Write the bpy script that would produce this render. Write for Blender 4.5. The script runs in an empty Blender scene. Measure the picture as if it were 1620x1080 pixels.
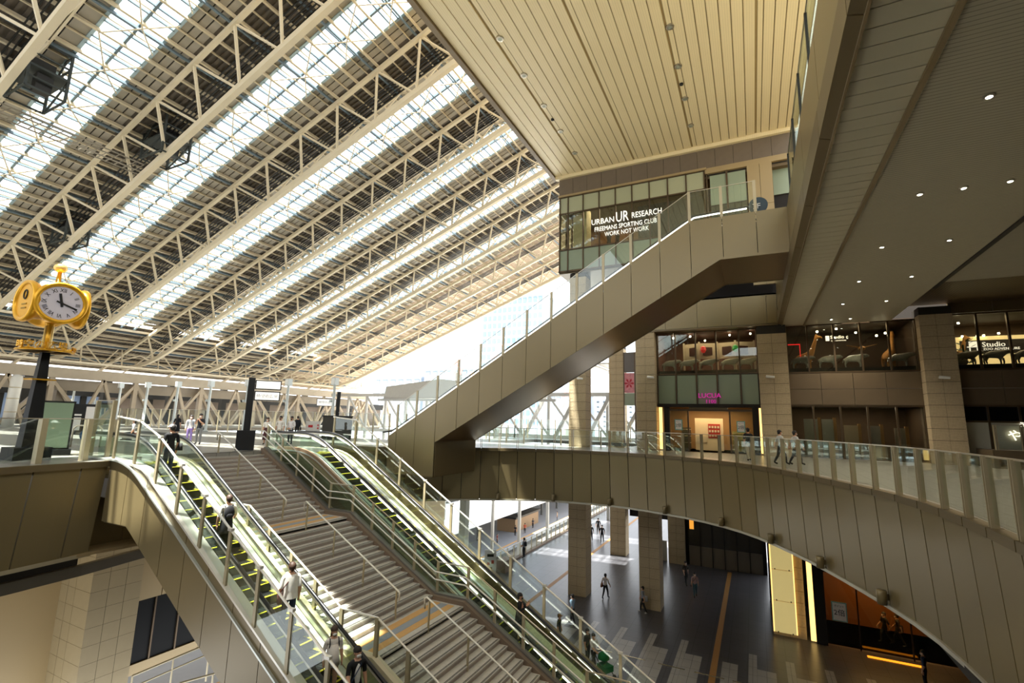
import bpy, bmesh, math, random
from mathutils import Vector, Matrix
from mathutils.geometry import tessellate_polygon

random.seed(7)
scene = bpy.context.scene
COL = scene.collection
R = math.radians

# ------------------------------------------------------------------ camera
YAW, PITCH, ROLL, FPX = 0.463804332, 0.164922948, -0.0254479491, 761.52
CAMZ = 1.7
_f = Vector((-math.sin(YAW) * math.cos(PITCH), math.cos(YAW) * math.cos(PITCH), math.sin(PITCH)))
_r0 = Vector((math.cos(YAW), math.sin(YAW), 0))
_d0 = _f.cross(_r0)
_r = _r0 * math.cos(ROLL) + _d0 * math.sin(ROLL)
_d = _d0 * math.cos(ROLL) - _r0 * math.sin(ROLL)
cam_data = bpy.data.cameras.new('camera')
cam_data.sensor_width = 36.0
cam_data.lens = FPX / 1620.0 * 36.0
cam_data.clip_start, cam_data.clip_end = 0.05, 2000
cam = bpy.data.objects.new('camera', cam_data)
COL.objects.link(cam)
m = Matrix((( _r.x, -_d.x, -_f.x, 0), (_r.y, -_d.y, -_f.y, 0), (_r.z, -_d.z, -_f.z, CAMZ), (0, 0, 0, 1)))
cam.matrix_world = m
scene.camera = cam

# ------------------------------------------------------------------ world, sun, exposure
SKY_STRENGTH = 2.2
SUN_STRENGTH = 27.0
EXPOSURE = 0.42
world = bpy.data.worlds.new('sky')
scene.world = world
world.use_nodes = True
_nt = world.node_tree
_bg = _nt.nodes['Background']
_bg.inputs[0].default_value = (0.93, 0.96, 1.0, 1)
_bg.inputs[1].default_value = SKY_STRENGTH
sun_data = bpy.data.lights.new('sun', 'SUN')
sun_data.energy = SUN_STRENGTH
sun_data.angle = R(0.6)
sun_data.color = (1.0, 0.94, 0.84)
sun = bpy.data.objects.new('sun', sun_data)
COL.objects.link(sun)
TO_SUN = Vector((-0.116, -0.22, 1.0)).normalized()
sun.rotation_euler = TO_SUN.to_track_quat('Z', 'Y').to_euler()
sun.location = (-30, -10, 80)
vs = scene.view_settings
vs.view_transform = 'Standard'
vs.look = 'None'
vs.exposure = EXPOSURE
vs.gamma = 1.0
vs.use_curve_mapping = False
try:
    scene.cycles.use_denoising = True
    scene.cycles.max_bounces = 8
    scene.cycles.diffuse_bounces = 4
    scene.cycles.glossy_bounces = 4
    scene.cycles.transparent_max_bounces = 20
    scene.cycles.caustics_reflective = False
    scene.cycles.caustics_refractive = False
    scene.cycles.sample_clamp_indirect = 6.0
except Exception:
    pass

# ------------------------------------------------------------------ materials
def lin(c):
    if isinstance(c, str):
        c = c.lstrip('#')
        c = [int(c[i:i + 2], 16) / 255 for i in (0, 2, 4)]
        c = [x / 12.92 if x <= 0.04045 else ((x + 0.055) / 1.055) ** 2.4 for x in c]
    return (c[0], c[1], c[2], 1)

MATS = {}
def mat(name, col, rough=0.5, metal=0.0, var=0.07, scale=3.0, bump=0.0, emit=0.0, spec=0.5, stretch=None):
    if name in MATS:
        return MATS[name]
    M = bpy.data.materials.new(name)
    M.use_nodes = True
    nt = M.node_tree
    b = nt.nodes['Principled BSDF']
    c = lin(col)
    tc = nt.nodes.new('ShaderNodeTexCoord')
    nz = nt.nodes.new('ShaderNodeTexNoise')
    nz.inputs['Scale'].default_value = scale
    nz.inputs['Detail'].default_value = 4
    if stretch:
        mp = nt.nodes.new('ShaderNodeMapping')
        mp.inputs['Scale'].default_value = stretch
        nt.links.new(tc.outputs['Object'], mp.inputs[0])
        nt.links.new(mp.outputs[0], nz.inputs['Vector'])
    else:
        nt.links.new(tc.outputs['Object'], nz.inputs['Vector'])
    mx = nt.nodes.new('ShaderNodeMix')
    mx.data_type = 'RGBA'
    mx.inputs['A'].default_value = tuple(max(0, x * (1 - var)) for x in c[:3]) + (1,)
    mx.inputs['B'].default_value = tuple(min(1, x * (1 + var)) for x in c[:3]) + (1,)
    nt.links.new(nz.outputs['Fac'], mx.inputs['Factor'])
    nt.links.new(mx.outputs['Result'], b.inputs['Base Color'])
    b.inputs['Roughness'].default_value = rough
    b.inputs['Metallic'].default_value = metal
    b.inputs['Specular IOR Level'].default_value = spec
    if emit:
        nt.links.new(mx.outputs['Result'], b.inputs['Emission Color'])
        b.inputs['Emission Strength'].default_value = emit
    if bump:
        bp = nt.nodes.new('ShaderNodeBump')
        bp.inputs['Strength'].default_value = bump
        bp.inputs['Distance'].default_value = 0.05
        nt.links.new(nz.outputs['Fac'], bp.inputs['Height'])
        nt.links.new(bp.outputs['Normal'], b.inputs['Normal'])
    MATS[name] = M
    return M

def ribbed(name, col, axis, pitch, depth=0.35, rough=0.5, metal=0.0, dark=0.6):
    """fine parallel ribs too narrow to model: colour + bump along one object axis"""
    if name in MATS:
        return MATS[name]
    M = mat(name, col, rough, metal)
    nt = M.node_tree
    b = nt.nodes['Principled BSDF']
    tc = nt.nodes.new('ShaderNodeTexCoord')
    sp = nt.nodes.new('ShaderNodeSeparateXYZ')
    nt.links.new(tc.outputs['Object'], sp.inputs[0])
    dv = nt.nodes.new('ShaderNodeMath'); dv.operation = 'DIVIDE'
    nt.links.new(sp.outputs['XYZ'.index(axis)], dv.inputs[0]); dv.inputs[1].default_value = pitch
    fr = nt.nodes.new('ShaderNodeMath'); fr.operation = 'FRACT'
    nt.links.new(dv.outputs[0], fr.inputs[0])
    lt = nt.nodes.new('ShaderNodeMath'); lt.operation = 'GREATER_THAN'
    nt.links.new(fr.outputs[0], lt.inputs[0]); lt.inputs[1].default_value = 0.18
    mx = nt.nodes.new('ShaderNodeMix'); mx.data_type = 'RGBA'
    c = lin(col)
    mx.inputs['A'].default_value = tuple(x * dark for x in c[:3]) + (1,)
    old = b.inputs['Base Color'].links[0].from_socket
    nt.links.new(old, mx.inputs['B'])
    nt.links.new(lt.outputs[0], mx.inputs['Factor'])
    nt.links.new(mx.outputs['Result'], b.inputs['Base Color'])
    bp = nt.nodes.new('ShaderNodeBump'); bp.inputs['Strength'].default_value = depth; bp.inputs['Distance'].default_value = 0.03
    nt.links.new(lt.outputs[0], bp.inputs['Height'])
    nt.links.new(bp.outputs['Normal'], b.inputs['Normal'])
    return M

def glass(name, tint=(0.90, 0.96, 0.92), refl=1.0, rough=0.0):
    if name in MATS:
        return MATS[name]
    M = bpy.data.materials.new(name)
    M.use_nodes = True
    nt = M.node_tree
    nt.nodes.remove(nt.nodes['Principled BSDF'])
    out = nt.nodes['Material Output']
    tr = nt.nodes.new('ShaderNodeBsdfTransparent'); tr.inputs[0].default_value = (*tint, 1)
    gl = nt.nodes.new('ShaderNodeBsdfGlossy'); gl.inputs['Roughness'].default_value = rough
    gl.inputs[0].default_value = (0.95, 1.0, 0.97, 1)
    # Schlick reflectance from the facing angle, the same from both sides of a pane
    lw = nt.nodes.new('ShaderNodeLayerWeight'); lw.inputs[0].default_value = 0.5
    pw = nt.nodes.new('ShaderNodeMath'); pw.operation = 'POWER'; pw.inputs[1].default_value = 5.0
    nt.links.new(lw.outputs['Facing'], pw.inputs[0])
    ml = nt.nodes.new('ShaderNodeMath'); ml.operation = 'MULTIPLY_ADD'; ml.inputs[1].default_value = 0.9 * min(refl, 1.0); ml.inputs[2].default_value = 0.045 * refl
    nt.links.new(pw.outputs[0], ml.inputs[0])
    mx = nt.nodes.new('ShaderNodeMixShader')
    nt.links.new(ml.outputs[0], mx.inputs[0]); nt.links.new(tr.outputs[0], mx.inputs[1]); nt.links.new(gl.outputs[0], mx.inputs[2])
    nt.links.new(mx.outputs[0], out.inputs[0])
    MATS[name] = M
    return M

def glow(name, col, strength):
    return mat(name, col, 0.4, 0, 0.03, emit=strength)

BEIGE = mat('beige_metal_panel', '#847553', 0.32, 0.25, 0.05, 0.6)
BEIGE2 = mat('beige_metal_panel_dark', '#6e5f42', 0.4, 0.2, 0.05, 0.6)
BEIGEW = mat('beige_wall_panel', '#a08b63', 0.45, 0.0, 0.05, 0.5)
JOINT = mat('dark_joint', '#2c271e', 0.8)
CEILP = mat('cream_ceiling_plank', '#ecdcb2', 0.45, 0.0, 0.04, 0.4)
CEILG = mat('ceiling_groove', '#a08c62', 0.7)
SOFFP = mat('grey_soffit_plank', '#cfc7aa', 0.5, 0.0, 0.06, 0.4)
STEEL = mat('stainless_steel', '#c9c2b2', 0.28, 0.85, 0.06, 2)
STEELW = mat('bright_rail', '#e6e1d6', 0.3, 0.4, 0.05, 2)
FIN = mat('rail_fin', '#b3a687', 0.35, 0.25, 0.06, 2)
DARKM = mat('dark_metal', '#2b2a27', 0.45, 0.5)
BLACKR = mat('black_rubber', '#17171a', 0.35, 0)
TRUSS = mat('cream_steel', '#d6c8aa', 0.5, 0.0, 0.06, 1.2)
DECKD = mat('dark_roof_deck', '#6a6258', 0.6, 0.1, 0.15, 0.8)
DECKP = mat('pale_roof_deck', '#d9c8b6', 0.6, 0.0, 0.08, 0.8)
LOUV = mat('louvre_grey', '#b0a99b', 0.6, 0.1, 0.1, 2)
BARB = mat('blue_grey_bar', '#71828c', 0.5, 0.3)
STONE = mat('rough_stone', '#b8a584', 0.85, 0, 0.22, 9, bump=0.5)
STONED = mat('dark_stone_panel', '#6d6050', 0.6, 0, 0.12, 3)
FRAMEB = mat('bronze_frame', '#5a4a36', 0.4, 0.5)
BROWNP = mat('brown_stone_panel', '#6b5b45', 0.5, 0.1, 0.08, 2)
GLASS = glass('clear_glass', (0.95, 0.98, 0.965))
GLASSG = glass('green_tinted_glass', (0.84, 0.91, 0.86))
GLASSD = glass('shop_glass', (0.85, 0.86, 0.80), 1.3)
SKYG = glass('skylight_glass', (0.94, 0.97, 0.985), 0.6)
FROST = mat('frosted_green_glass', '#8e9a82', 0.25, 0, 0.06, 0.8)
FROSTW = mat('frosted_white_glass', '#b9b6a3', 0.3, 0, 0.05, 0.8)
STEP = mat('grey_stone_step', '#bcb6ab', 0.65, 0, 0.16, 7)
RISER = mat('brown_stone_riser', '#a1958a', 0.7, 0, 0.14, 6)
CURB = mat('brown_stone_curb', '#7d6a58', 0.6, 0, 0.12, 6)
TACT = mat('tactile_tile', '#c79a5c', 0.7, 0, 0.08, 6)
TACTG = mat('grey_tactile_tile', '#8e959b', 0.7, 0, 0.08, 6)
YEL = mat('yellow_line', '#d8cf2a', 0.5, 0, 0.05)
ESCB = mat('escalator_step_black', '#1d1f1d', 0.45, 0.3, 0.2, 20)
ESCW = mat('escalator_skirt', '#c9cdc6', 0.3, 0.5, 0.05, 2)
CREAMP = mat('cream_cover', '#cfc2a2', 0.5, 0, 0.05)
DECKF = mat('pale_deck_floor', '#8f8c84', 0.3, 0, 0.06, 1.5)
GOLD = mat('gold_paint', '#f0b42c', 0.3, 0.45, 0.05, 2)
GOLDP = mat('pale_gold', '#f6d684', 0.35, 0.3, 0.05, 2)
WHITE = mat('white_paint', '#e8e6e0', 0.5, 0, 0.04)
BLACK = mat('black_paint', '#141414', 0.5, 0, 0.05)
RED = mat('red_paint', '#c02222', 0.5)
NAVY = mat('navy_sticker', '#15466b', 0.5)

# ------------------------------------------------------------------ mesh helpers
ORG = {}
def V(*a):
    return Vector(a)

class MB:
    def __init__(s):
        s.v = []; s.f = []; s.m = []
    def _add(s, vs_, fs_, mi=0):
        n = len(s.v)
        s.v += [tuple(p) for p in vs_]
        s.f += [tuple(n + i for i in f) for f in fs_]
        s.m += [mi] * len(fs_)
        return s
    def box(s, x0, x1, y0, y1, z0, z1, mi=0):
        return s._add([(x0, y0, z0), (x1, y0, z0), (x1, y1, z0), (x0, y1, z0), (x0, y0, z1), (x1, y0, z1), (x1, y1, z1), (x0, y1, z1)],
                      [(0, 3, 2, 1), (4, 5, 6, 7), (0, 1, 5, 4), (1, 2, 6, 5), (2, 3, 7, 6), (3, 0, 4, 7)], mi)
    def hexa(s, a, b, mi=0):
        """8 corners: lower ring a[4], upper ring b[4]"""
        return s._add(list(a) + list(b), [(0, 3, 2, 1), (4, 5, 6, 7), (0, 1, 5, 4), (1, 2, 6, 5), (2, 3, 7, 6), (3, 0, 4, 7)], mi)
    def bar(s, p, q, w, h, up=(0, 0, 1), mi=0):
        p = Vector(p); q = Vector(q); d = (q - p).normalized(); up = Vector(up)
        if abs(d.dot(up)) > 0.98:
            up = Vector((1, 0, 0)) if abs(d.x) < 0.9 else Vector((0, 1, 0))
        r = d.cross(up).normalized(); u = r.cross(d)
        r *= w / 2; u *= h / 2
        return s.hexa([p - r - u, p + r - u, p + r + u, p - r + u], [q - r - u, q + r - u, q + r + u, q - r + u], mi)
    def tube(s, p, q, r0, r1=None, n=8, mi=0, cap=True):
        return s.path([p, q], [r0, r0 if r1 is None else r1], n, mi, cap)
    def path(s, pts, rad, n=8, mi=0, cap=True):
        pts = [Vector(p) for p in pts]
        if not isinstance(rad, (list, tuple)):
            rad = [rad] * len(pts)
        base = len(s.v); prev = None
        for i, p in enumerate(pts):
            if i == 0: d = pts[1] - p
            elif i == len(pts) - 1: d = p - pts[i - 1]
            else: d = (pts[i + 1] - p).normalized() + (p - pts[i - 1]).normalized()
            d.normalize()
            if prev is None:
                a = Vector((0, 0, 1)) if abs(d.z) < 0.9 else Vector((1, 0, 0))
                r = d.cross(a).normalized()
            else:
                r = (prev - d * prev.dot(d)).normalized()
            prev = r; u = r.cross(d)
            for k in range(n):
                t = 2 * math.pi * (k + 0.5) / n
                s.v.append(tuple(p + (r * math.cos(t) + u * math.sin(t)) * rad[i]))
        for i in range(len(pts) - 1):
            for k in range(n):
                a = base + i * n + k; b = base + i * n + (k + 1) % n
                s.f.append((a, a + n, b + n, b)); s.m.append(mi)
        if cap:
            s.f.append(tuple(base + k for k in range(n))); s.m.append(mi)
            e = base + (len(pts) - 1) * n
            s.f.append(tuple(e + n - 1 - k for k in range(n))); s.m.append(mi)
        return s
    def sweep(s, pts, w, h, mi=0):
        """rectangular section swept along a path, upright"""
        pts = [Vector(p) for p in pts]; base = len(s.v)
        for i, p in enumerate(pts):
            if i == 0: d = pts[1] - p
            elif i == len(pts) - 1: d = p - pts[i - 1]
            else: d = (pts[i + 1] - p).normalized() + (p - pts[i - 1]).normalized()
            d.normalize()
            r = d.cross(Vector((0, 0, 1)))
            r = r.normalized() if r.length > 1e-4 else Vector((0, 1, 0))
            u = r.cross(d)
            for a, b in ((-1, -1), (1, -1), (1, 1), (-1, 1)):
                s.v.append(tuple(p + r * a * w / 2 + u * b * h / 2))
        for i in range(len(pts) - 1):
            for k in range(4):
                a = base + i * 4 + k; b = base + i * 4 + (k + 1) % 4
                s.f.append((a, b, b + 4, a + 4)); s.m.append(mi)
        s.f.append((base, base + 3, base + 2, base + 1)); s.m.append(mi)
        e = base + 4 * (len(pts) - 1)
        s.f.append((e, e + 1, e + 2, e + 3)); s.m.append(mi)
        return s
    def prism(s, poly, axis, a, b, mi=0):
        """poly: 2D points; axis x -> (y,z), y -> (x,z), z -> (x,y); extruded a..b"""
        def P(q, t):
            return {'x': (t, q[0], q[1]), 'y': (q[0], t, q[1]), 'z': (q[0], q[1], t)}[axis]
        n = len(poly)
        vs_ = [P(q, a) for q in poly] + [P(q, b) for q in poly]
        fs_ = [(i, (i + 1) % n, n + (i + 1) % n, n + i) for i in range(n)]
        tri = tessellate_polygon([[Vector((q[0], q[1], 0)) for q in poly]])
        fs_ += [tuple(t) for t in tri] + [tuple(n + i for i in reversed(t)) for t in tri]
        return s._add(vs_, fs_, mi)
    def lathe(s, prof, c=(0, 0, 0), n=16, mi=0):
        base = len(s.v); c = Vector(c)
        for r, z in prof:
            for k in range(n):
                t = 2 * math.pi * k / n
                s.v.append((c.x + r * math.cos(t), c.y + r * math.sin(t), c.z + z))
        for i in range(len(prof) - 1):
            for k in range(n):
                a = base + i * n + k; b = base + i * n + (k + 1) % n
                s.f.append((a, b, b + n, a + n)); s.m.append(mi)
        s.f.append(tuple(base + n - 1 - k for k in range(n))); s.m.append(mi)
        e = base + (len(prof) - 1) * n
        s.f.append(tuple(e + k for k in range(n))); s.m.append(mi)
        return s
    def ellipsoid(s, c, rx, ry, rz, n=10, k=7, mi=0, z0=-1.0, z1=1.0):
        c = Vector(c); base = len(s.v)
        rows = []
        a0 = math.asin(max(-1, z0)); a1 = math.asin(min(1, z1))
        for i in range(k + 1):
            a = a0 + (a1 - a0) * i / k
            for j in range(n):
                t = 2 * math.pi * j / n
                s.v.append((c.x + rx * math.cos(a) * math.cos(t), c.y + ry * math.cos(a) * math.sin(t), c.z + rz * math.sin(a)))
        for i in range(k):
            for j in range(n):
                a = base + i * n + j; b = base + i * n + (j + 1) % n
                s.f.append((a, b, b + n, a + n)); s.m.append(mi)
        return s
    def mesh(s, name, mats, smooth=False, org=None):
        me = bpy.data.meshes.new(name)
        o = Vector(org) if org is not None else Vector((0, 0, 0))
        me.from_pydata([(p[0] - o.x, p[1] - o.y, p[2] - o.z) for p in s.v], [], s.f)
        if not isinstance(mats, (list, tuple)): mats = [mats]
        for mm in mats: me.materials.append(mm)
        if len(mats) > 1:
            me.polygons.foreach_set('material_index', s.m)
        if smooth:
            me.polygons.foreach_set('use_smooth', [True] * len(me.polygons))
        me.update()
        return me
    def build(s, name, mats, parent=None, smooth=False, org=None, local=False):
        if parent is not None and not local:
            po = ORG[parent.name]
        if org is None:
            if local: org = (0, 0, 0)
            else:
                xs = [p[0] for p in s.v]; ys = [p[1] for p in s.v]; zs = [p[2] for p in s.v]
                org = ((min(xs) + max(xs)) / 2, (min(ys) + max(ys)) / 2, min(zs))
        me = s.mesh(name, mats, smooth, org)
        o = bpy.data.objects.new(name, me)
        COL.objects.link(o)
        ORG[o.name] = Vector(org)
        if parent is not None:
            o.parent = parent
            o.location = Vector(org) if local else Vector(org) - po
        else:
            o.location = org
        return o

def inst(name, me, parent, loc, rot=(0, 0, 0), scale=(1, 1, 1)):
    o = bpy.data.objects.new(name, me)
    COL.objects.link(o)
    o.parent = parent
    o.location = Vector(loc) - (ORG[parent.name] if parent else Vector((0, 0, 0)))
    o.rotation_euler = rot
    o.scale = scale
    ORG[o.name] = Vector(loc)
    return o

def tag(o, label=None, cat=None, group=None, kind=None):
    if label: o['label'] = label
    if cat: o['category'] = cat
    if group: o['group'] = group
    if kind: o['kind'] = kind
    return o

def thing(name, loc, label=None, cat=None, group=None, rotz=0.0, kind=None):
    o = bpy.data.objects.new(name, None)
    o.empty_display_size = 0.2
    COL.objects.link(o)
    o.location = loc
    o.rotation_euler = (0, 0, rotz)
    ORG[o.name] = Vector(loc)
    return tag(o, label, cat, group, kind)

def text(name, body, mats, parent, loc, size, rot=(R(90), 0, 0), depth=0.02, align='LEFT', local=False, sx=1.0):
    cu = bpy.data.curves.new(name, 'FONT')
    cu.body = body; cu.size = size; cu.extrude = depth; cu.align_x = align
    cu.resolution_u = 2
    tmp = bpy.data.objects.new(name + '_tmp', cu)
    me = bpy.data.meshes.new_from_object(tmp)
    bpy.data.objects.remove(tmp)
    me.name = name
    me.materials.clear(); me.materials.append(mats)
    o = bpy.data.objects.new(name, me)
    COL.objects.link(o)
    o.rotation_euler = rot
    o.scale = (sx, 1, 1)
    if parent is not None:
        o.parent = parent
        o.location = Vector(loc) if local else Vector(loc) - ORG[parent.name]
    else:
        o.location = loc
    return o

def fit_width(o, w):
    xs = [v.co.x for v in o.data.vertices]
    if xs and max(xs) > min(xs): o.scale.x = w / (max(xs) - min(xs))
    return o

def catmull(pts, n=8):
    P = [Vector(p) for p in pts]; out = []
    for i in range(len(P) - 1):
        a = P[max(i - 1, 0)]; b = P[i]; c = P[i + 1]; d = P[min(i + 2, len(P) - 1)]
        for k in range(n):
            t = k / n
            out.append(0.5 * ((2 * b) + (c - a) * t + (2 * a - 5 * b + 4 * c - d) * t * t + (3 * b - a - 3 * c + d) * t ** 3))
    out.append(P[-1])
    return out

def resample(pts, step):
    out = [pts[0].copy()]; acc = 0
    for a, b in zip(pts, pts[1:]):
        L = (b - a).length
        while acc + L >= step:
            t = (step - acc) / L
            a = a + (b - a) * t
            out.append(a.copy()); L = (b - a).length; acc = 0
        acc += L
    return out

def balustrade(name, pts, label, cat='glass railing', h=1.2, post_w=0.09, fin=True, top=True, gl=None, postmat=None, railmat=None, posts_every=1, gap0=0.08, group=None, post_h=None):
    """posts at every base point, one glass pane between each two, slim top rail"""
    gl = gl or GLASS; postmat = postmat or FIN; railmat = railmat or STEEL
    pts = [Vector(p) for p in pts]
    t = thing(name, pts[0], label, cat, group)
    for i, p in enumerate(pts):
        if i % posts_every: continue
        a = pts[min(i + 1, len(pts) - 1)] - pts[max(i - 1, 0)]; a.z = 0; a.normalize()
        n_ = Vector((-a.y, a.x, 0))
        b = MB(); ph = post_h or h
        if fin:
            for sgn in (-1, 1):
                c = p + a * 0.045 * sgn
                b.hexa([c - a * .012 - n_ * .06, c + a * .012 - n_ * .06, c + a * .012 + n_ * .06, c - a * .012 + n_ * .06],
                       [c - a * .012 - n_ * .06 + V(0, 0, ph), c + a * .012 - n_ * .06 + V(0, 0, ph), c + a * .012 + n_ * .06 + V(0, 0, ph), c - a * .012 + n_ * .06 + V(0, 0, ph)])
        else:
            w = post_w / 2
            b.hexa([p - a * w - n_ * w, p + a * w - n_ * w, p + a * w + n_ * w, p - a * w + n_ * w],
                   [p - a * w - n_ * w + V(0, 0, ph), p + a * w - n_ * w + V(0, 0, ph), p + a * w + n_ * w + V(0, 0, ph), p - a * w + n_ * w + V(0, 0, ph)])
        b.build('post', postmat, t)
    for p, q in zip(pts, pts[1:]):
        a = (q - p).normalized(); ah = Vector((a.x, a.y, 0)).normalized(); n_ = Vector((-ah.y, ah.x, 0)) * 0.008
        g0 = p + a * 0.07 + V(0, 0, gap0); g1 = q - a * 0.07 + V(0, 0, gap0)
        u = V(0, 0, h - gap0 - 0.02)
        MB().hexa([g0 - n_, g1 - n_, g1 + n_, g0 + n_], [g0 - n_ + u, g1 - n_ + u, g1 + n_ + u, g0 + n_ + u]).build('glass_pane', gl, t)
    if top:
        b = MB()
        b.sweep([p + V(0, 0, h) for p in pts], 0.045, 0.03)
        b.build('top_rail', railmat, t)
    return t
# ================================================================== THE SETTING
Z3 = -10.15           # lower concourse level
# inner edge of the curved bridge
ring_ctl = [(-21.3, 19.9), (-19.6, 22.8), (-17.6, 25.0), (-15.5, 26.6), (-12.4, 28.55), (-9.3, 29.25), (-6.5, 29.1), (-2.85, 27.6), (-0.4, 25.3), (1.42, 21.9), (2.63, 18.7),
            (3.38, 16.1), (3.66, 13.56), (3.66, 11.04), (3.55, 8.6), (3.1, 6.2), (2.4, 4.0)]
ring_pts = resample(catmull([(x, y, 0) for x, y in ring_ctl], 12), 1.15)

def offset_ring(d):
    out = []
    for i, p in enumerate(ring_pts):
        a = ring_pts[min(i + 1, len(ring_pts) - 1)] - ring_pts[max(i - 1, 0)]
        a.normalize(); n_ = Vector((-a.y, a.x, 0))       # outward (away from the void)
        out.append(p + n_ * d)
    return out
def poly_floor(name, outer, holes, z, th, material):
    loops = [outer] + holes
    tri = tessellate_polygon([[Vector((p[0], p[1], 0)) for p in l] for l in loops])
    flat = [p for l in loops for p in l]
    b = MB(); n = len(flat)
    vs_ = [(p[0], p[1], z) for p in flat] + [(p[0], p[1], z - th) for p in flat]
    fs_ = []
    for t in tri:
        a, c, d = (Vector((*flat[i], 0)) for i in t)
        t = tuple(t) if (c - a).cross(d - a).z > 0 else tuple(reversed(t))
        fs_.append(t); fs_.append(tuple(n + i for i in reversed(t)))
    k = 0
    for l in loops:
        for i in range(len(l)):
            fs_.append((k + i, k + (i + 1) % len(l), n + k + (i + 1) % len(l), n + k + i))
        k += len(l)
    b._add(vs_, fs_)
    return tag(b.build(name, material, org=(0, 0, z)), kind='structure')

left_edge = [(-19.0, 3.0), (-19.5, 5.0), (-19.75, 6.4), (-19.9, 7.4), (-20.05, 8.3), (-20.2, 9.3)]
void = [(x - .16, y) for x, y in left_edge] + [(-21.4, 9.3), (-21.4, 19.9)] + [(p.x, p.y) for p in offset_ring(.16)[1:]] + [(1.5, 1.6), (0.5, 0.8), (-2, 0.45), (-8, 0.3), (-15, 0.6), (-17.6, 1.3)]
well = [(-20.0, 36.3), (-8.7, 36.3), (-8.7, 45.6), (-20.0, 45.6)]
poly_floor('floor', [(-76, -14), (18, -14), (18, 49), (-24, 49), (-24, 31.4), (-76, 31.4)], [void, well], 0.0, 0.3, DECKF)

# ---- tiled pattern of the lower concourse floor
F3 = tag(MB().box(-19.6, 18, -14, 75, Z3 - 0.3, Z3).build('floor', mat('dark_granite_floor', '#545357', 0.32, 0, 0.12, 1.2), org=(0, 0, Z3)), kind='structure')
def tile_lines(M, size):
    nt = M.node_tree; b = nt.nodes['Principled BSDF']
    tc = nt.nodes.new('ShaderNodeTexCoord')
    br = nt.nodes.new('ShaderNodeTexBrick'); br.offset = 0.0
    br.inputs['Scale'].default_value = 1.0
    br.inputs['Brick Width'].default_value = size; br.inputs['Row Height'].default_value = size
    br.inputs['Mortar Size'].default_value = 0.012
    br.inputs['Color1'].default_value = (1, 1, 1, 1); br.inputs['Color2'].default_value = (0.9, 0.9, 0.9, 1)
    br.inputs['Mortar'].default_value = (0.35, 0.35, 0.35, 1)
    nt.links.new(tc.outputs['Object'], br.inputs['Vector'])
    mx = nt.nodes.new('ShaderNodeMix'); mx.data_type = 'RGBA'; mx.blend_type = 'MULTIPLY'; mx.inputs['Factor'].default_value = 1.0
    old = b.inputs['Base Color'].links[0].from_socket
    nt.links.new(old, mx.inputs['A']); nt.links.new(br.outputs['Color'], mx.inputs['B'])
    nt.links.new(mx.outputs['Result'], b.inputs['Base Color'])
tile_lines(MATS['dark_granite_floor'], 0.9)
tile_lines(DECKF, 0.6)
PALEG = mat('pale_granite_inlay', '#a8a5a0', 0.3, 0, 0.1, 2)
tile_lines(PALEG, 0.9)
TACTF = mat('floor_tactile', '#a8793c', 0.6, 0, 0.1, 8)
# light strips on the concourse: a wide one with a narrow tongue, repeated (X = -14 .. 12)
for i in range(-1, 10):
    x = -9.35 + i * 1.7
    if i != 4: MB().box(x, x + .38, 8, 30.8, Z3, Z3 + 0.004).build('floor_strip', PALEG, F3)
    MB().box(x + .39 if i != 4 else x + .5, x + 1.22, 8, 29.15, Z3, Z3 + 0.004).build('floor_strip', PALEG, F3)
MB().box(-2.55, -2.25, 8, 46.2, Z3, Z3 + 0.008).build('tactile_strip', TACTF, F3)
MB().box(-14.2, -13.9, 22, 70, Z3, Z3 + 0.008).build('tactile_strip', TACTF, F3)
for a, c in ((-8.4, -7.3), (-6.67, -5.58), (-4.94, -3.66), (-3.22, -1.87), (-1.52, -.4), (.2, 1.4)):   # slots in the floor
    MB().box(a, c, 27.25, 27.33, Z3 + .004, Z3 + .012).build('floor_slot', mat('brass_slot', '#d8c8a0', 0.25, 0.7), F3)

# ---- curved bridge fascia: leaning panels, coping, bottom lip
FASZ = -3.05
wb = thing('wall_bridge', ring_pts[0], kind='structure')
top_o, bot_o = offset_ring(0.0), offset_ring(0.14)
top_b, bot_b = offset_ring(0.08), offset_ring(0.22)
g = 0.02
for i in range(len(ring_pts) - 1):
    def q(arr, t): return arr[i] + (arr[i + 1] - arr[i]) * t
    L = (ring_pts[i + 1] - ring_pts[i]).length; e = g / L
    zt, zb = V(0, 0, -0.14), V(0, 0, FASZ)
    MB().hexa([q(bot_o, e) + zb, q(bot_o, 1 - e) + zb, q(bot_b, 1 - e) + zb, q(bot_b, e) + zb],
              [q(top_o, e) + zt, q(top_o, 1 - e) + zt, q(top_b, 1 - e) + zt, q(top_b, e) + zt]).build('fascia_panel', BEIGE, wb)
    MB().hexa([q(offset_ring(-0.06), e) + V(0, 0, -0.13), q(offset_ring(-0.06), 1 - e) + V(0, 0, -0.13), q(offset_ring(0.2), 1 - e) + V(0, 0, -0.13), q(offset_ring(0.2), e) + V(0, 0, -0.13)],
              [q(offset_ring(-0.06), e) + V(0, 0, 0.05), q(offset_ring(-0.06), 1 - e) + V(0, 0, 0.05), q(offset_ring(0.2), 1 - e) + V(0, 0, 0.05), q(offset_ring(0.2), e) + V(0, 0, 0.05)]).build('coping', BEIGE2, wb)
b = MB()
for i in range(len(ring_pts) - 1):
    A, B = offset_ring(0.10), offset_ring(0.12)
    A2, B2 = offset_ring(0.23), offset_ring(0.27)
    b.hexa([A2[i] + V(0, 0, FASZ + .02), A2[i + 1] + V(0, 0, FASZ + .02), B2[i + 1] + V(0, 0, FASZ + .02), B2[i] + V(0, 0, FASZ + .02)],
           [A[i] + V(0, 0, -.15), A[i + 1] + V(0, 0, -.15), B[i + 1] + V(0, 0, -.15), B[i] + V(0, 0, -.15)])
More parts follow.
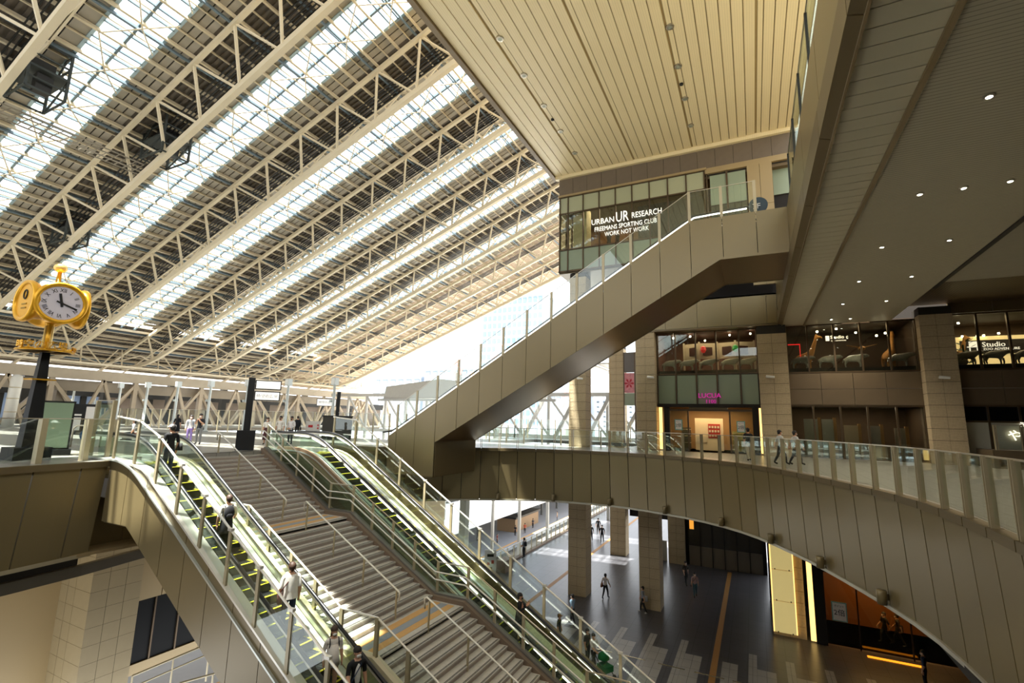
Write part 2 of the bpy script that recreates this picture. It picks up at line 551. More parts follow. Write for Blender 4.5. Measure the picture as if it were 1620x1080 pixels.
b.build('joint_backing', JOINT, wb)
b = MB(); b.sweep([p + V(0, 0, FASZ - 0.05) for p in offset_ring(0.15)], 0.14, 0.10); b.build('bottom_lip', mat('pale_lip', '#b9b4a4', .4, .3), wb)
o6 = offset_ring(0.3); o9 = offset_ring(5.5)
b = MB()
for i in range(len(ring_pts) - 1):
    b.hexa([o6[i] + V(0, 0, FASZ), o6[i + 1] + V(0, 0, FASZ), o9[i + 1] + V(0, 0, FASZ), o9[i] + V(0, 0, FASZ)],
           [o6[i] + V(0, 0, FASZ + .06), o6[i + 1] + V(0, 0, FASZ + .06), o9[i + 1] + V(0, 0, FASZ + .06), o9[i] + V(0, 0, FASZ + .06)])
b.build('underside', BEIGE2, wb)

balustrade('glass_balustrade', [p + V(0, 0, 0.05) for p in offset_ring(0.06) if p.x > -15.6 or p.y < 15], 'glass balustrade along the inner edge of the curved bridge', h=1.25)

# ---- left deck fascia
lf = resample(catmull([(-18.6, 1.6, 0), (-19.0, 3.0, 0), (-19.5, 5.0, 0), (-19.75, 6.4, 0), (-19.9, 7.4, 0), (-20.05, 8.3, 0), (-20.2, 9.3, 0)], 12), 0.1)
wl = thing('wall_left', (-20.2, 7, -3.6), kind='structure')
ends = [0, 15, 29, 43, 57, 70, len(lf) - 1]
for a, c in zip(ends, ends[1:]):
    b = MB()
    prev = None
    for i in range(a, c, 3):
        j = min(i + 3, c)
        p, q_ = lf[i], lf[j]
        d = (q_ - p).normalized(); n_ = Vector((-d.y, d.x, 0))
        if n_.x > 0: n_ = -n_
        s0 = d * (0.02 if i == a else 0); s1 = d * (0.02 if j == c else 0)
        b.hexa([p + s0 + n_ * .3 + V(0, 0, -3.05), q_ - s1 + n_ * .3 + V(0, 0, -3.05), q_ - s1 + n_ * .4 + V(0, 0, -3.05), p + s0 + n_ * .4 + V(0, 0, -3.05)],
               [p + s0 + V(0, 0, -.1), q_ - s1 + V(0, 0, -.1), q_ - s1 + n_ * .1 + V(0, 0, -.1), p + s0 + n_ * .1 + V(0, 0, -.1)])
    b.build('fascia_panel', BEIGE, wl)
    b = MB(); b.sweep([p + V(0.02, 0, -0.09) for p in lf[a:c + 1:6] + [lf[c]]], 0.16, 0.2); b.build('coping', BEIGE2, wl)
b = MB()
b.sweep([p + V(-0.33, 0, -3.1) for p in lf[::6]], 0.12, 0.12); b.build('bottom_lip', mat('pale_lip2', '#b5a98d', .4, .3), wl)
b = MB(); b.sweep([p + V(-1.2, 0, -3.45) for p in lf[::6]], 0.3, 0.8); b.build('recess_shade', JOINT, wl)  # dark bar, gives the soffit gap its shade by colour
b = MB(); b.sweep([p + V(-0.8, 0, -3.7) for p in lf[::6]] + [V(-22.4, 14.5, -3.7)], 0.2, 0.35); b.build('lower_beam', mat('grey_beam', '#5d5648', .5, .2), wl)
balustrade('glass_balustrade', [V(-19.5, 4.2, 0), V(-20.1, 5.85, 0), V(-20.5, 7.4, 0), V(-20.85, 8.75, 0), V(-21.3, 9.7, 0)],
           'glass balustrade with broad flat posts along the left deck beside the clock', h=1.42, fin=False, post_w=0.18)

# ---- wall below the left deck: plain panels, tiled pillar, dark window
wl2 = thing('wall_lower_left', (-26.4, 8, Z3), kind='structure')
for i in range(6):
    y0 = -2 + i * 2.18
    MB().box(-26.6, -26.4, y0, y0 + 2.15, Z3, -3.4).build('wall_panel', BEIGEW, wl2)
MB().box(-26.75, -26.62, -3, 24, Z3, -3.3).build('joint_backing', JOINT, wl2)
blk = MB().box(0, 0.6, 0, 0.6, 0, 0.66).mesh('pillar_tile', mat('smooth_tile', '#9a8a68', .55, 0, .07, 3))
pl = thing('tiled_pillar', (-25.2, 12.0, Z3), 'square pillar clad in smooth beige tiles under the left deck', 'pillar')
MB().box(-26.35, -24.02, 11.07, 12.88, Z3, -3.4).build('pillar_core', JOINT, pl)
for k in range(10):
    z = Z3 + 0.67 * k
    for i in range(3):
        inst('tile', blk, pl, (-24.61, 11.05 + i * 0.615, z))
        if i < 3: inst('tile', blk, pl, (-26.4 + i * 0.6 + (0.01 if i else 0), 11.05, z), scale=(0.97, 1, 1))
for (y0, y1, z0, z1) in ((12.9, 13.6, -10.15, -3.4), (17.0, 19.6, -10.15, -3.4), (13.6, 17.0, -10.15, -9.7), (13.6, 14.9, -6.95, -3.4), (14.92, 17.0, -6.95, -3.4)):
    MB().box(-26.2, -26.0, y0 + .01, y1 - .01, z0, z1).build('wall_panel', BEIGEW, wl2)
wn = thing('window', (-26.1, 15.3, -9.7), kind='structure')
wn.name = 'window_1'; ORG['window_1'] = ORG.get('window', Vector((-26.1, 15.3, -9.7)))
for i in range(3):
    MB().box(-26.12, -26.1, 13.62 + i * 1.14, 13.62 + i * 1.14 + 1.08, -9.7, -6.97).build('pane', mat('dark_window_glass', '#0d0d0c', .5, spec=.15), wn)
    MB().box(-26.12, -26.02, 13.60 + (i + 1) * 1.14 - .05, 13.60 + (i + 1) * 1.14 + .02, -9.7, -6.97).build('mullion', FRAMEB, wn)
for i, (p, q_) in enumerate((((-23.2, 12.6, -8.9), (-22.4, 16.8, -8.4)), ((-22.0, 13.8, -9.4), (-20.6, 17.2, -9.4)))):
    t = thing('handrail', p, ['steel guard rail standing in front of the dark window under the deck', 'lower steel guard rail beside the pillar under the left escalator'][i], 'handrail')
    p, q_ = Vector(p), Vector(q_)
    MB().tube(p, q_, 0.04).build('rail', FIN, t); MB().tube(p - V(0, 0, .45), q_ - V(0, 0, .45), 0.03).build('rail', FIN, t)
    for k in range(4):
        r_ = p + (q_ - p) * k / 3
        MB().tube(r_, (r_.x, r_.y, Z3), 0.035).build('post', FIN, t)

# ---- cream plank ceiling high above
CZ = 21.4
ce = thing('ceiling', (-5, 15, CZ), kind='structure')
MB().box(-13.5, 3.6, -16, 34.4, CZ + 0.07, CZ + 0.6).build('ceiling_slab', CEILG, ce)
edges = [-13.43, -11.16, -7.13, -2.99, 1.07, 3.4]
for bi, (a, c) in enumerate(zip(edges, edges[1:])):
    step_ = bi % 2 == 0
    n = max(2, round((c - a - 0.35) / 0.52))
    w = (c - a - 0.35) / n
    for i in range(n):
        x0 = a + (0.0 if bi == 0 else 0.35) + i * w
        if bi == 0: x0 = a + i * (c - a) / n
        ww = w if bi else (c - a) / n
        MB().box(x0 + 0.022, x0 + ww - 0.022, -16, 34.2, CZ + (0.0 if i % 2 else 0.012), CZ + 0.07).build('ceiling_plank', CEILP, ce)
    if bi:
        MB().box(a + 0.1, a + 0.33, -16, 34.2, CZ + 0.04, CZ + 0.068).build('ceiling_slot', CEILP, ce)
MB().box(-13.75, -13.45, -16, 34.5, CZ - 0.12, CZ + 0.7).build('edge_trim', mat('edge_trim', '#7c6a4c', .5), ce)
MB().box(-13.45, 3.4, 34.0, 34.35, CZ - 0.25, CZ + 0.2).build('end_trim', CEILP, ce)
# fine board lines in the planks
ribn = MATS['cream_ceiling_plank'].node_tree
def add_fine_lines(M, axis, pitch, dark):
    nt = M.node_tree; b_ = nt.nodes['Principled BSDF']
    tc = nt.nodes.new('ShaderNodeTexCoord'); sp = nt.nodes.new('ShaderNodeSeparateXYZ'); nt.links.new(tc.outputs['Object'], sp.inputs[0])
    dv = nt.nodes.new('ShaderNodeMath'); dv.operation = 'DIVIDE'; dv.inputs[1].default_value = pitch; nt.links.new(sp.outputs['XYZ'.index(axis)], dv.inputs[0])
    fr = nt.nodes.new('ShaderNodeMath'); fr.operation = 'FRACT'; nt.links.new(dv.outputs[0], fr.inputs[0])
    gt = nt.nodes.new('ShaderNodeMath'); gt.operation = 'GREATER_THAN'; gt.inputs[1].default_value = 0.12; nt.links.new(fr.outputs[0], gt.inputs[0])
    mx = nt.nodes.new('ShaderNodeMix'); mx.data_type = 'RGBA'; mx.blend_type = 'MULTIPLY'; mx.inputs['Factor'].default_value = 1
    mr = nt.nodes.new('ShaderNodeMapRange'); mr.inputs['To Min'].default_value = dark; nt.links.new(gt.outputs[0], mr.inputs[0])
    old = b_.inputs['Base Color'].links[0].from_socket
    nt.links.new(old, mx.inputs['A']); nt.links.new(mr.outputs[0], mx.inputs['B']); nt.links.new(mx.outputs['Result'], b_.inputs['Base Color'])
add_fine_lines(CEILP, 'X', 0.11, 0.82)
LAMPG = glow('downlight_lens', '#f2f0dc', 1.2)
def downlight(x, y, z, r, label, group, lit):
    t = thing('downlight', (x, y, z), label, 'ceiling light', group)
    MB().lathe([(r, 0.03), (r, -0.03), (r * .8, -0.04)], (x, y, z), 14).build('ring', STEEL, t)
    MB().lathe([(r * .78, -0.02), (r * .5, -0.045)], (x, y, z), 12).build('lens', lit, t)
lens0 = mat('unlit_lens', '#b9bfae', .2, .3)
for k, (x, y) in enumerate([(-10.85, 19.4 + 2.97 * i) for i in range(5)] + [(-2.75, 22.3 + 2.98 * i) for i in range(4)]):
    downlight(x, y, CZ, 0.2, ['round downlight %s in the left slot of the cream ceiling' % ['nearest', 'second', 'third', 'fourth', 'farthest'][k] if k < 5 else
              'round downlight %s in the right slot of the cream ceiling' % ['nearest', 'second', 'third', 'farthest'][k - 5]][0], 'ceiling downlights', lens0)
for k, (x, y) in enumerate(((-10.87, 26.86), (-2.78, 26.84))):
    t = MB().lathe([(0.11, 0.02), (0.11, -0.05), (0.05, -0.09)], (x, y, CZ), 12).build('sensor', DARKM)
    tag(t, 'small dark sensor in the %s slot of the cream ceiling' % ('left', 'right')[k], 'sensor')

# ---- right-hand soffit: walkway bridge with planks
SZ = 8.2
so = thing('ceiling', (5, 20, SZ), kind='structure')
MB().box(1.9, 7.6, -14, 35.0, SZ + 0.07, SZ + 0.5).build('soffit_slab', JOINT, so)
pm = MB().box(0, 1.2, 0, 0.43, 0, 0.06).mesh('soffit_plank', SOFFP)
y = 6.5
k = 0
while y < 34.9:
    inst('soffit_plank', pm, so, (1.92, y, SZ)); y += 0.455
MB().box(3.11, 3.21, -14, 35, SZ - 0.07, SZ + 0.06).build('divider_strip', mat('divider', '#8d7a56', .4, .3), so)
MB().box(3.22, 7.6, -14, 35, SZ, SZ + 0.05).build('ribbed_soffit', ribbed('fine_ribbed_soffit', '#bdb59a', 'Y', 0.115, .5, .45, 0, .55), so)
MB().box(7.6, 7.75, -14, 27.5, SZ - 0.05, SZ + 0.5).build('edge_strip', DARKM, so)
MB().box(7.75, 18, -14, 27.2, SZ + 0.15, SZ + 0.3).build('outer_soffit', mat('outer_soffit', '#aaa48f', .5), so)
MB().box(6.5, 18, 27.2, 35.1, 9.0, 9.2).build('ribbed_canopy', ribbed('ribbed_canopy', '#63543a', 'X', 0.14, .5, .5, .2, .5), so)
MB().box(7.75, 18, 27.15, 27.3, 8.4, 9.2).build('canopy_edge', BEIGE2, so)
spots = [(4.43, 11.64), (4.43, 16.09), (5.36, 16.1), (6.28, 16.09), (4.42, 20.5), (6.29, 20.55), (4.47, 25.05), (6.29, 25.0), (4.47, 29.45), (6.3, 29.45), (4.45, 33.5), (5.4, 33.6)]
nm = ['largest lit downlight in the grey soffit, nearest the viewer', 'left lit downlight in the near row of three', 'middle lit downlight in the near row of three', 'right lit downlight in the near row of three',
      'left lit downlight in the second pair along the soffit', 'right lit downlight in the second pair along the soffit', 'left lit downlight in the third pair along the soffit', 'right lit downlight in the third pair along the soffit',
      'left lit downlight in the fourth pair along the soffit', 'right lit downlight in the fourth pair along the soffit', 'left lit downlight just above the giraffe window', 'right lit downlight just above the giraffe window']
lens1 = glow('lit_lens', '#fff6e0', 14.0)
for (x, y), n_ in zip(spots, nm):
    downlight(x, y, SZ, 0.1, n_, 'soffit downlights', lens1)
    d = bpy.data.lights.new('downlight_beam', 'SPOT'); d.energy = 420; d.spot_size = R(120); d.spot_blend = 1.0; d.color = (1, .9, .72); d.shadow_soft_size = .1
    o = bpy.data.objects.new('downlight_beam', d); COL.objects.link(o); o.location = (x, y, SZ - .12)

# walkway side: vertical face, brown lip, glass rail
wr = thing('wall_walkway', (1.75, 20, SZ), kind='structure')
for i in range(13):
    y0 = -14 + i * 3.72
    MB().box(1.72, 1.8, y0 + .015, min(y0 + 3.7, 34.2), SZ + 0.75, 10.95).build('face_panel', BEIGE, wr)
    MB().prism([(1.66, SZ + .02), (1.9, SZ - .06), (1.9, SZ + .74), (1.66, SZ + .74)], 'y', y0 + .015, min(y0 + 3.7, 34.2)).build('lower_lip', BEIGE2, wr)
MB().box(1.81, 2.6, -14, 34.2, SZ + .5, 10.2).build('walkway_slab', JOINT, wr)
MB().box(1.88, 1.93, -14, 34.2, SZ - .1, SZ).build('lip_edge', mat('lip_edge', '#8a7754', .4, .3), wr)
balustrade('glass_balustrade', [V(1.8, y, 10.95) for y in (-2, 2, 5.5, 8.5, 11, 13.5, 16, 18.5, 21)], 'tall glass balustrade on top of the upper walkway edge', h=1.75, fin=False, post_w=0.08, postmat=DARKM, gl=GLASSG)
balustrade('glass_balustrade', [V(1.8, y, 10.95) for y in (26.8, 28.6, 30.4, 32.2, 34)], 'glass balustrade on the walkway beyond the landing of the rising escalator', h=1.75, fin=False, post_w=0.08, postmat=DARKM, gl=GLASSG)

MB().box(-22.2, -20.4, 1, 11.5, -3.12, -3.02).build('deck_underside', BEIGEW, wl2)
MB().box(-76, -22.2, -14, 24, -3.35, -3.2).build('deck_underside', BEIGEW, wl2)
MB().box(-26.9, -26.7, -14, 40, Z3, -3.2).build('end_wall', BEIGEW, wl2)
for i in range(9):
    MB().box(-21.5, -21.35, 9.35 + i * 1.2, 10.53 + i * 1.2, -3.1, -0.32).build('fascia_panel', BEIGE, wl)
MB().box(-23.5, -21.5, 9.3, 20.2, -3.2, -3.1).build('deck_underside', BEIGEW, wl2)
# ================================================================== STONE COLUMNS, SHOP FRONTS
sb = MB()
def stone_block_mesh(w, d, h):
    b_ = MB(); c = 0.015
    b_.box(0, w, 0, d, 0, h - 0.02)
    return b_.mesh('stone_block', STONE)
SBM = {}
def stone_column(x0, x1, y0, y1, z0, z1, label, course=0.64):
    t = thing('stone_column', ((x0 + x1) / 2, (y0 + y1) / 2, z0), label, 'column', 'rough stone columns')
    MB().box(x0 + .03, x1 - .03, y0 + .03, y1 - .03, z0, z1).build('column_core', JOINT, t)
    w = (x1 - x0) / 2
    key = round(w, 3)
    if key not in SBM: SBM[key] = stone_block_mesh(w - 0.015, y1 - y0, course)
    n = int((z1 - z0) / course)
    for k in range(n):
        for i in range(2):
            inst('stone_block', SBM[key], t, (x0 + i * w + .007, y0, z0 + k * course))
    return t
stone_column(-12.31, -11.0, 34.4, 35.7, Z3, 13.2, 'rough stone column left of the sunlit concourse strip, below the corner shop')
stone_column(-7.33, -5.98, 34.4, 35.7, Z3, 10.2, 'rough stone column at the left side of the entrance with magenta letters')
stone_column(0.45, 2.12, 34.4, 35.7, 0, 8.2, 'rough stone column between the entrance and the giraffe window')
stone_column(8.75, 10.25, 34.4, 35.7, 0, 8.75, 'rough stone column between the giraffe window and the studio sign')
stone_column(-12.5, -11.05, 46.4, 47.7, Z3, 9.5, 'distant rough stone column in the bright gap of the upper deck')
stone_column(-7.3, -5.9, 46.4, 47.7, Z3, -3.2, 'rough stone column at the back of the dark lower concourse')
stone_column(0.42, 2.12, 34.35, 35.7, Z3, -3.2, 'stone column beside the glowing panel on the lower concourse', 0.64)

ORD = 'first second third fourth fifth sixth seventh'.split()
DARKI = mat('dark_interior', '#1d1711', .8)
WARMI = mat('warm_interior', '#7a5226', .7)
fw = thing('wall_facade', (2, 35.4, 0), kind='structure')
def strip(name, x0, x1, z0, z1, m_, y0=35.1, y1=35.3, parent=None):
    return MB().box(x0, x1, y0, y1, z0, z1).build(name, m_, parent or fw)

WN = [1]
def window_unit(x0, x1, z0, z1, mull, y=35.2, gl=None, frame=None, kind='window', pane='pane'):
    WN[0] += 1
    t = thing('%s_%d' % (kind, WN[0]), ((x0 + x1) / 2, y, z0), kind='structure')
    frame = frame or FRAMEB; gl = gl or GLASSD
    xs = [x0] + list(mull) + [x1]
    for a, c in zip(xs, xs[1:]):
        MB().box(a + .03, c - .03, y - .008, y + .008, z0 + .05, z1 - .05).build(pane, gl, t)
    for x in xs:
        MB().box(x - .045, x + .045, y - .1, y + .06, z0, z1).build('mullion', frame, t)
    for z in (z0, z1):
        MB().box(x0, x1, y - .08, y + .05, z - .05, z + .05).build('frame_rail', frame, t)
    return t

def room(name, x0, x1, y0, y1, z0, z1, m_, lab):
    """a shop interior: floor, back and side walls, ceiling; open towards the glass"""
    t = thing(name, ((x0 + x1) / 2, y0, z0), kind='structure')
    MB().box(x0, x1, y1, y1 + .1, z0, z1).build('back_wall', m_, t)
    MB().box(x0 - .1, x0, y0, y1, z0, z1).build('side_wall', m_, t)
    MB().box(x1, x1 + .1, y0, y1, z0, z1).build('side_wall', m_, t)
    MB().box(x0, x1, y0, y1, z0 - .1, z0).build('room_floor', m_, t)
    MB().box(x0, x1, y0, y1, z1, z1 + .1).build('room_ceiling', m_, t)
    return t

# bay A: entrance with animal window above
window_unit(-5.95, 0.45, 5.25, 8.2, (-4.7, -3.36, -2.05, -0.63))
WN_A = thing('window_panel', (-2.7, 35.2, 3.2), kind='structure')
for a, c in zip((-5.95, -4.7, -3.36, -2.05, -0.63), (-4.7, -3.36, -2.05, -0.63, 0.45)):
    MB().box(a + .06, c - .06, 35.17, 35.22, 3.2, 5.17).build('frosted_pane', FROST, WN_A)
    MB().box(a - .045, a + .045, 35.1, 35.26, 3.1, 5.2).build('mullion', FRAMEB, WN_A)
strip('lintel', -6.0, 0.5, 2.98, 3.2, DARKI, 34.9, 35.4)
# bay B
window_unit(2.15, 8.75, 5.2, 8.2, (3.3, 4.7, 6.07, 7.44))
window_unit(2.15, 8.75, 0.0, 3.15, (3.34, 4.74, 6.08, 7.46))
xs = [2.15, 3.85, 5.5, 7.1, 8.75]
for a, c in zip(xs, xs[1:]):
    for z0, z1 in ((3.2, 4.15), (4.17, 5.13)):
        strip('stone_panel', a + .01, c - .01, z0, z1, BROWNP)
# bay C
window_unit(10.3, 17.5, 5.2, 8.35, (11.45, 12.75, 14.1, 15.4, 16.6))
xs = [10.3, 12.2, 14.1, 16.0, 17.9]
for a, c in zip(xs, xs[1:]):
    for z0, z1 in ((3.25, 4.15), (4.17, 5.13)):
        strip('stone_panel', a + .01, c - .01, z0, z1, BROWNP)
    strip('beige_panel', a + .01, c - .01, 8.42, 9.15, BEIGE2)
window_unit(10.3, 17.5, 2.35, 3.2, (11.43, 12.7, 14.0, 15.3), gl=mat('dark_glass', '#0c0b09', .15))
wc = thing('window_panel', (13, 35.2, 0), kind='structure')
for a, c in zip((10.3, 11.43, 12.7, 14.0, 15.3), (11.43, 12.7, 14.0, 15.3, 17.5)):
    MB().box(a + .04, c - .04, 35.17, 35.22, 0.05, 2.3).build('frosted_pane', FROSTW, wc)
    MB().box(a - .05, a + .05, 35.1, 35.26, 0, 2.35).build('mullion', FRAMEB, wc)
# wall above the entrance, below the corner shop
for i, (a, c) in enumerate(((-7.3, -5.2), (-5.18, -3.1), (-3.08, -1.0), (-0.98, 1.1), (1.12, 1.7))):
    strip('beige_panel', a, c, 8.32, 10.3, BEIGE, 34.3, 34.6)
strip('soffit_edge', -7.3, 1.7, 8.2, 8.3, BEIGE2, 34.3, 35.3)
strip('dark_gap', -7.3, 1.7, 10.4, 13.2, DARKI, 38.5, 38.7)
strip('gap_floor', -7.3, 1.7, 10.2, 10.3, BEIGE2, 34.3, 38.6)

# interiors
room('wall_shop_interior', -5.9, 0.4, 35.35, 39.5, 5.2, 8.25, mat('red_brown_interior', '#5a2f22', .7), '')
room('wall_shop_interior', 2.2, 8.7, 35.35, 39.5, 5.15, 8.25, mat('dark_brown_interior', '#3a2a1c', .7), '')
room('wall_shop_interior', 10.35, 17.4, 35.35, 39.5, 5.15, 8.4, mat('dark_brown_interior2', '#463420', .7), '')
room('wall_shop_interior', -5.9, 0.4, 35.35, 40.5, 0.0, 3.1, mat('warm_entrance', '#8a6a3e', .6), '')
room('wall_shop_interior', 2.2, 8.7, 35.35, 39.0, 0.0, 3.15, mat('brown_entrance', '#4d3b28', .7), '')
def lamp(loc, e, sx, sy, col=(1, .78, .5), rot=(0, 0, 0), nm_='shop_light'):
    d = bpy.data.lights.new(nm_, 'AREA'); d.energy = e; d.shape = 'RECTANGLE'; d.size = sx; d.size_y = sy; d.color = col
    o = bpy.data.objects.new(nm_, d); COL.objects.link(o); o.location = loc; o.rotation_euler = rot
    return o
lamp((-2.7, 37.0, 8.2), 110, 5, 2); lamp((5.4, 36.9, 8.2), 80, 5, 2, (1, .7, .4)); lamp((14, 36.9, 8.3), 110, 6, 2, (1, .75, .45))
lamp((-2.7, 38.2, 3.0), 170, 4, 3, (1, .72, .42)); lamp((5.4, 36.6, 3.1), 90, 5, 1.5, (1, .8, .6))
DOT = glow('tiny_spot', '#fff0d0', 16)
for k, (x, z, y) in enumerate(((-3.8, 8.05, 36.3), (-1.2, 8.05, 36.5), (0.1, 8.0, 36.1), (-2.9, 7.9, 37.5), (-5.0, 8.05, 36.6), (4.0, 7.95, 36.4), (5.0, 8.0, 36.0), (5.0, 7.6, 37), (6.2, 7.9, 37.2), (7.1, 7.5, 36.3), (7.5, 7.6, 36.1), (11.0, 8.0, 36.2), (11.9, 7.6, 38.8), (12.6, 7.6, 38.8), (12.9, 7.6, 38.8), (13.6, 7.7, 38.8))):
    t = MB().lathe([(.05, .08), (.06, 0), (.03, -.03)], (x, y, z), 8).build('spotlight', DOT)
    tag(t, 'tiny lit ceiling spot, %s, behind the glass %s' % (ORD[k] if k < 5 else ORD[k - 5] if k < 11 else ORD[k - 11], 'above the entrance' if k < 5 else 'of the giraffe window' if k < 11 else 'beside the large studio sign'), 'spotlight', 'shop window spots')

# entrance doors
et = thing('door_1', (-2.7, 35.2, 0), kind='structure')
for x0, x1 in ((-5.55, -5.2), (-0.05, 0.3)):
    MB().box(x0, x1, 34.95, 35.3, 0, 3.0).build('door_jamb', DARKI, et)
for x0, x1 in ((-5.2, -4.0), (-1.4, -0.05)):
    MB().box(x0, x1, 35.18, 35.2, .05, 2.75).build('door_leaf', GLASSD, et)
for x in (-4.0, -1.4):
    MB().box(x - .05, x + .05, 35.15, 35.25, 0, 2.75).build('door_post', FRAMEB, et)
MB().box(-5.2, -.05, 35.1, 35.3, 2.72, 2.85).build('door_head', FRAMEB, et)
MB().box(-3.9, -1.5, 35.0, 35.25, 2.84, 2.97).build('door_sensor_panel', BEIGE2, et)
STRIPL = glow('warm_light_strip', '#f7cb78', 1.6)
for k, x in enumerate((-5.88, 0.34)):
    t = MB().box(x, x + .2, 34.95, 35.1, 0.1, 2.95).build('light_strip', STRIPL)
    tag(t, 'warm vertical light strip on the %s of the entrance doors' % ('left', 'right')[k], 'light', 'entrance light strips')
TEAL = mat('teal_border', '#5fa9a4', .5)
def poster(x, z, y, w, h, label, z_txt=None):
    t = thing('poster', (x, y, z), label, 'poster', 'double point posters')
    MB().box(x - w / 2, x + w / 2, y - .02, y, z, z + h).build('border', TEAL, t)
    MB().box(x - w / 2 + .05, x + w / 2 - .05, y - .03, y - .015, z + .05, z + h - .05).build('sheet', mat('poster_sheet', '#f4efe4', .6), t)
    text('lettering', '2倍', BLACK, t, (x, y - .04, z + h * .33), h * .36, align='CENTER', depth=.004)
    text('lettering', 'ポイント', mat('brown_ink', '#5a4a3c', .6), t, (x, y - .04, z + h * .75), h * .12, align='CENTER', depth=.004)
poster(-4.62, 1.42, 35.1, .5, .72, 'teal-bordered double point poster on the left entrance door')
poster(-0.75, 1.38, 35.1, .5, .72, 'teal-bordered double point poster on the right entrance door')
MAG = glow('magenta_letters', '#c21894', 0.6)
t = thing('shop_sign', (-2.7, 35.0, 3.3), 'magenta shop letters in two lines below the frosted panes', 'sign')
text('lettering', 'LUCUA', MAG, t, (-3.3, 35.05, 3.62), .44, depth=.03, sx=1.0)
text('lettering', '1100', MAG, t, (-2.85, 35.05, 3.26), .34, depth=.03)
# inside the entrance
t = thing('display_wall', (-2.9, 38.5, 0), 'cream partition with red poster inside the entrance', 'partition')
MB().box(-3.9, -2.0, 38.4, 38.6, 0, 2.3).build('board', mat('cream_board', '#e0cfa8', .6), t)
MB().box(-3.0, -2.2, 38.36, 38.4, .9, 1.9).build('red_print', mat('red_print', '#a83326', .6, 0, .6, 9), t)
MB().box(-3.8, -3.1, 38.36, 38.4, .55, 1.0).build('shelf', CREAMP, t)
for i in range(4):
    for j in range(3): MB().box(-2.95 + .19 * i, -2.83 + .19 * i, 38.33, 38.36, 1.0 + .3 * j, 1.0 + .3 * j + .16).build('print_patch', CREAMP, t)
for k, (x, y, w, h, c) in enumerate(((-1.0, 38.8, .8, 1.4, '#8b8a4e'), (-0.4, 37.6, .6, .9, '#c9c6a4'), (-4.6, 39, .6, 1.6, '#3d3a2c'))):
    t = thing('shop_display', (x, y, 0), ['olive product display inside the right entrance door', 'low pale counter behind the right entrance door', 'dark cabinet behind the left entrance door'][k], 'display')
    MB().box(x - w / 2, x + w / 2, y - .25, y + .25, 0, h).build('cabinet', mat('disp%d' % k, c, .6), t)
    for j in range(3): MB().box(x - w / 2 - .02, x + w / 2 + .02, y - .28, y + .27, h * (.3 + .3 * j), h * (.3 + .3 * j) + .03).build('shelf', CREAMP, t)
# behind the lower bay B window: pale boards and wooden posts
for k, (x, w, h, c) in enumerate(((3.25, .75, 2.35, '#8f9186'), (4.15, .6, 2.35, '#8f9186'), (5.35, .7, 2.0, '#a3937a'), (6.5, .6, 2.0, '#77736c'), (7.75, .5, 1.9, '#7d7466'))):
    t = thing('display_board', (x, 36.3, 0), 'pale upright board behind the lower window, %s from the left' % ORD[k], 'board', 'boards behind the lower window')
    MB().box(x - w / 2, x + w / 2, 36.25, 36.35, 0.1, h).build('sheet', mat('board%d' % k, c, .5), t)
    MB().box(x + w / 2, x + w / 2 + .16, 36.2, 36.4, 0.0, h + .1).build('wooden_post', mat('wood_post', '#8a6638', .6), t)

# animals in the windows -------------------------------------------------
def skin_mesh(name, verts, edges_, rad, sub=1):
    me = bpy.data.meshes.new(name + '_cage')
    me.from_pydata(verts, edges_, [])
    o = bpy.data.objects.new(name + '_cage', me); COL.objects.link(o)
    md = o.modifiers.new('skin', 'SKIN')
    for i, r_ in enumerate(rad):
        sv = me.skin_vertices[0].data[i]
        sv.radius = r_ if isinstance(r_, tuple) else (r_, r_)
        sv.use_root = (i == 0)
    if sub:
        ss = o.modifiers.new('sub', 'SUBSURF'); ss.levels = sub; ss.render_levels = sub
    dg = bpy.context.evaluated_depsgraph_get()
    ev = o.evaluated_get(dg)
    out = bpy.data.meshes.new_from_object(ev)
    out.name = name
    bpy.data.objects.remove(o); bpy.data.meshes.remove(me)
    out.polygons.foreach_set('use_smooth', [True] * len(out.polygons))
    return out
def cow_mesh(m_):
    v = [(0, 0, .62), (-.38, 0, .64), (.38, 0, .66), (.58, 0, .82), (.78, 0, .80), (.92, 0, .72),
         (.34, .13, .42), (.36, .13, .2), (.36, .13, .03), (.34, -.13, .42), (.40, -.13, .2), (.38, -.13, .03),
         (-.40, .13, .42), (-.46, .13, .22), (-.42, .13, .03), (-.40, -.13, .42), (-.46, -.13, .22), (-.42, -.13, .03),
         (-.54, 0, .62), (-.6, 0, .35), (.74, .12, .9), (.74, -.12, .9)]
    e = [(0, 1), (0, 2), (2, 3), (3, 4), (4, 5), (2, 6), (6, 7), (7, 8), (2, 9), (9, 10), (10, 11), (1, 12), (12, 13), (13, 14), (1, 15), (15, 16), (16, 17), (1, 18), (18, 19), (4, 20), (4, 21)]
    r_ = [.22, .2, .2, .13, .1, .07, .08, .045, .05, .08, .045, .05, .09, .05, .05, .09, .05, .05, .04, .025, .03, .03]
    me = skin_mesh('cow_figure', v, e, r_); me.materials.append(m_); return me
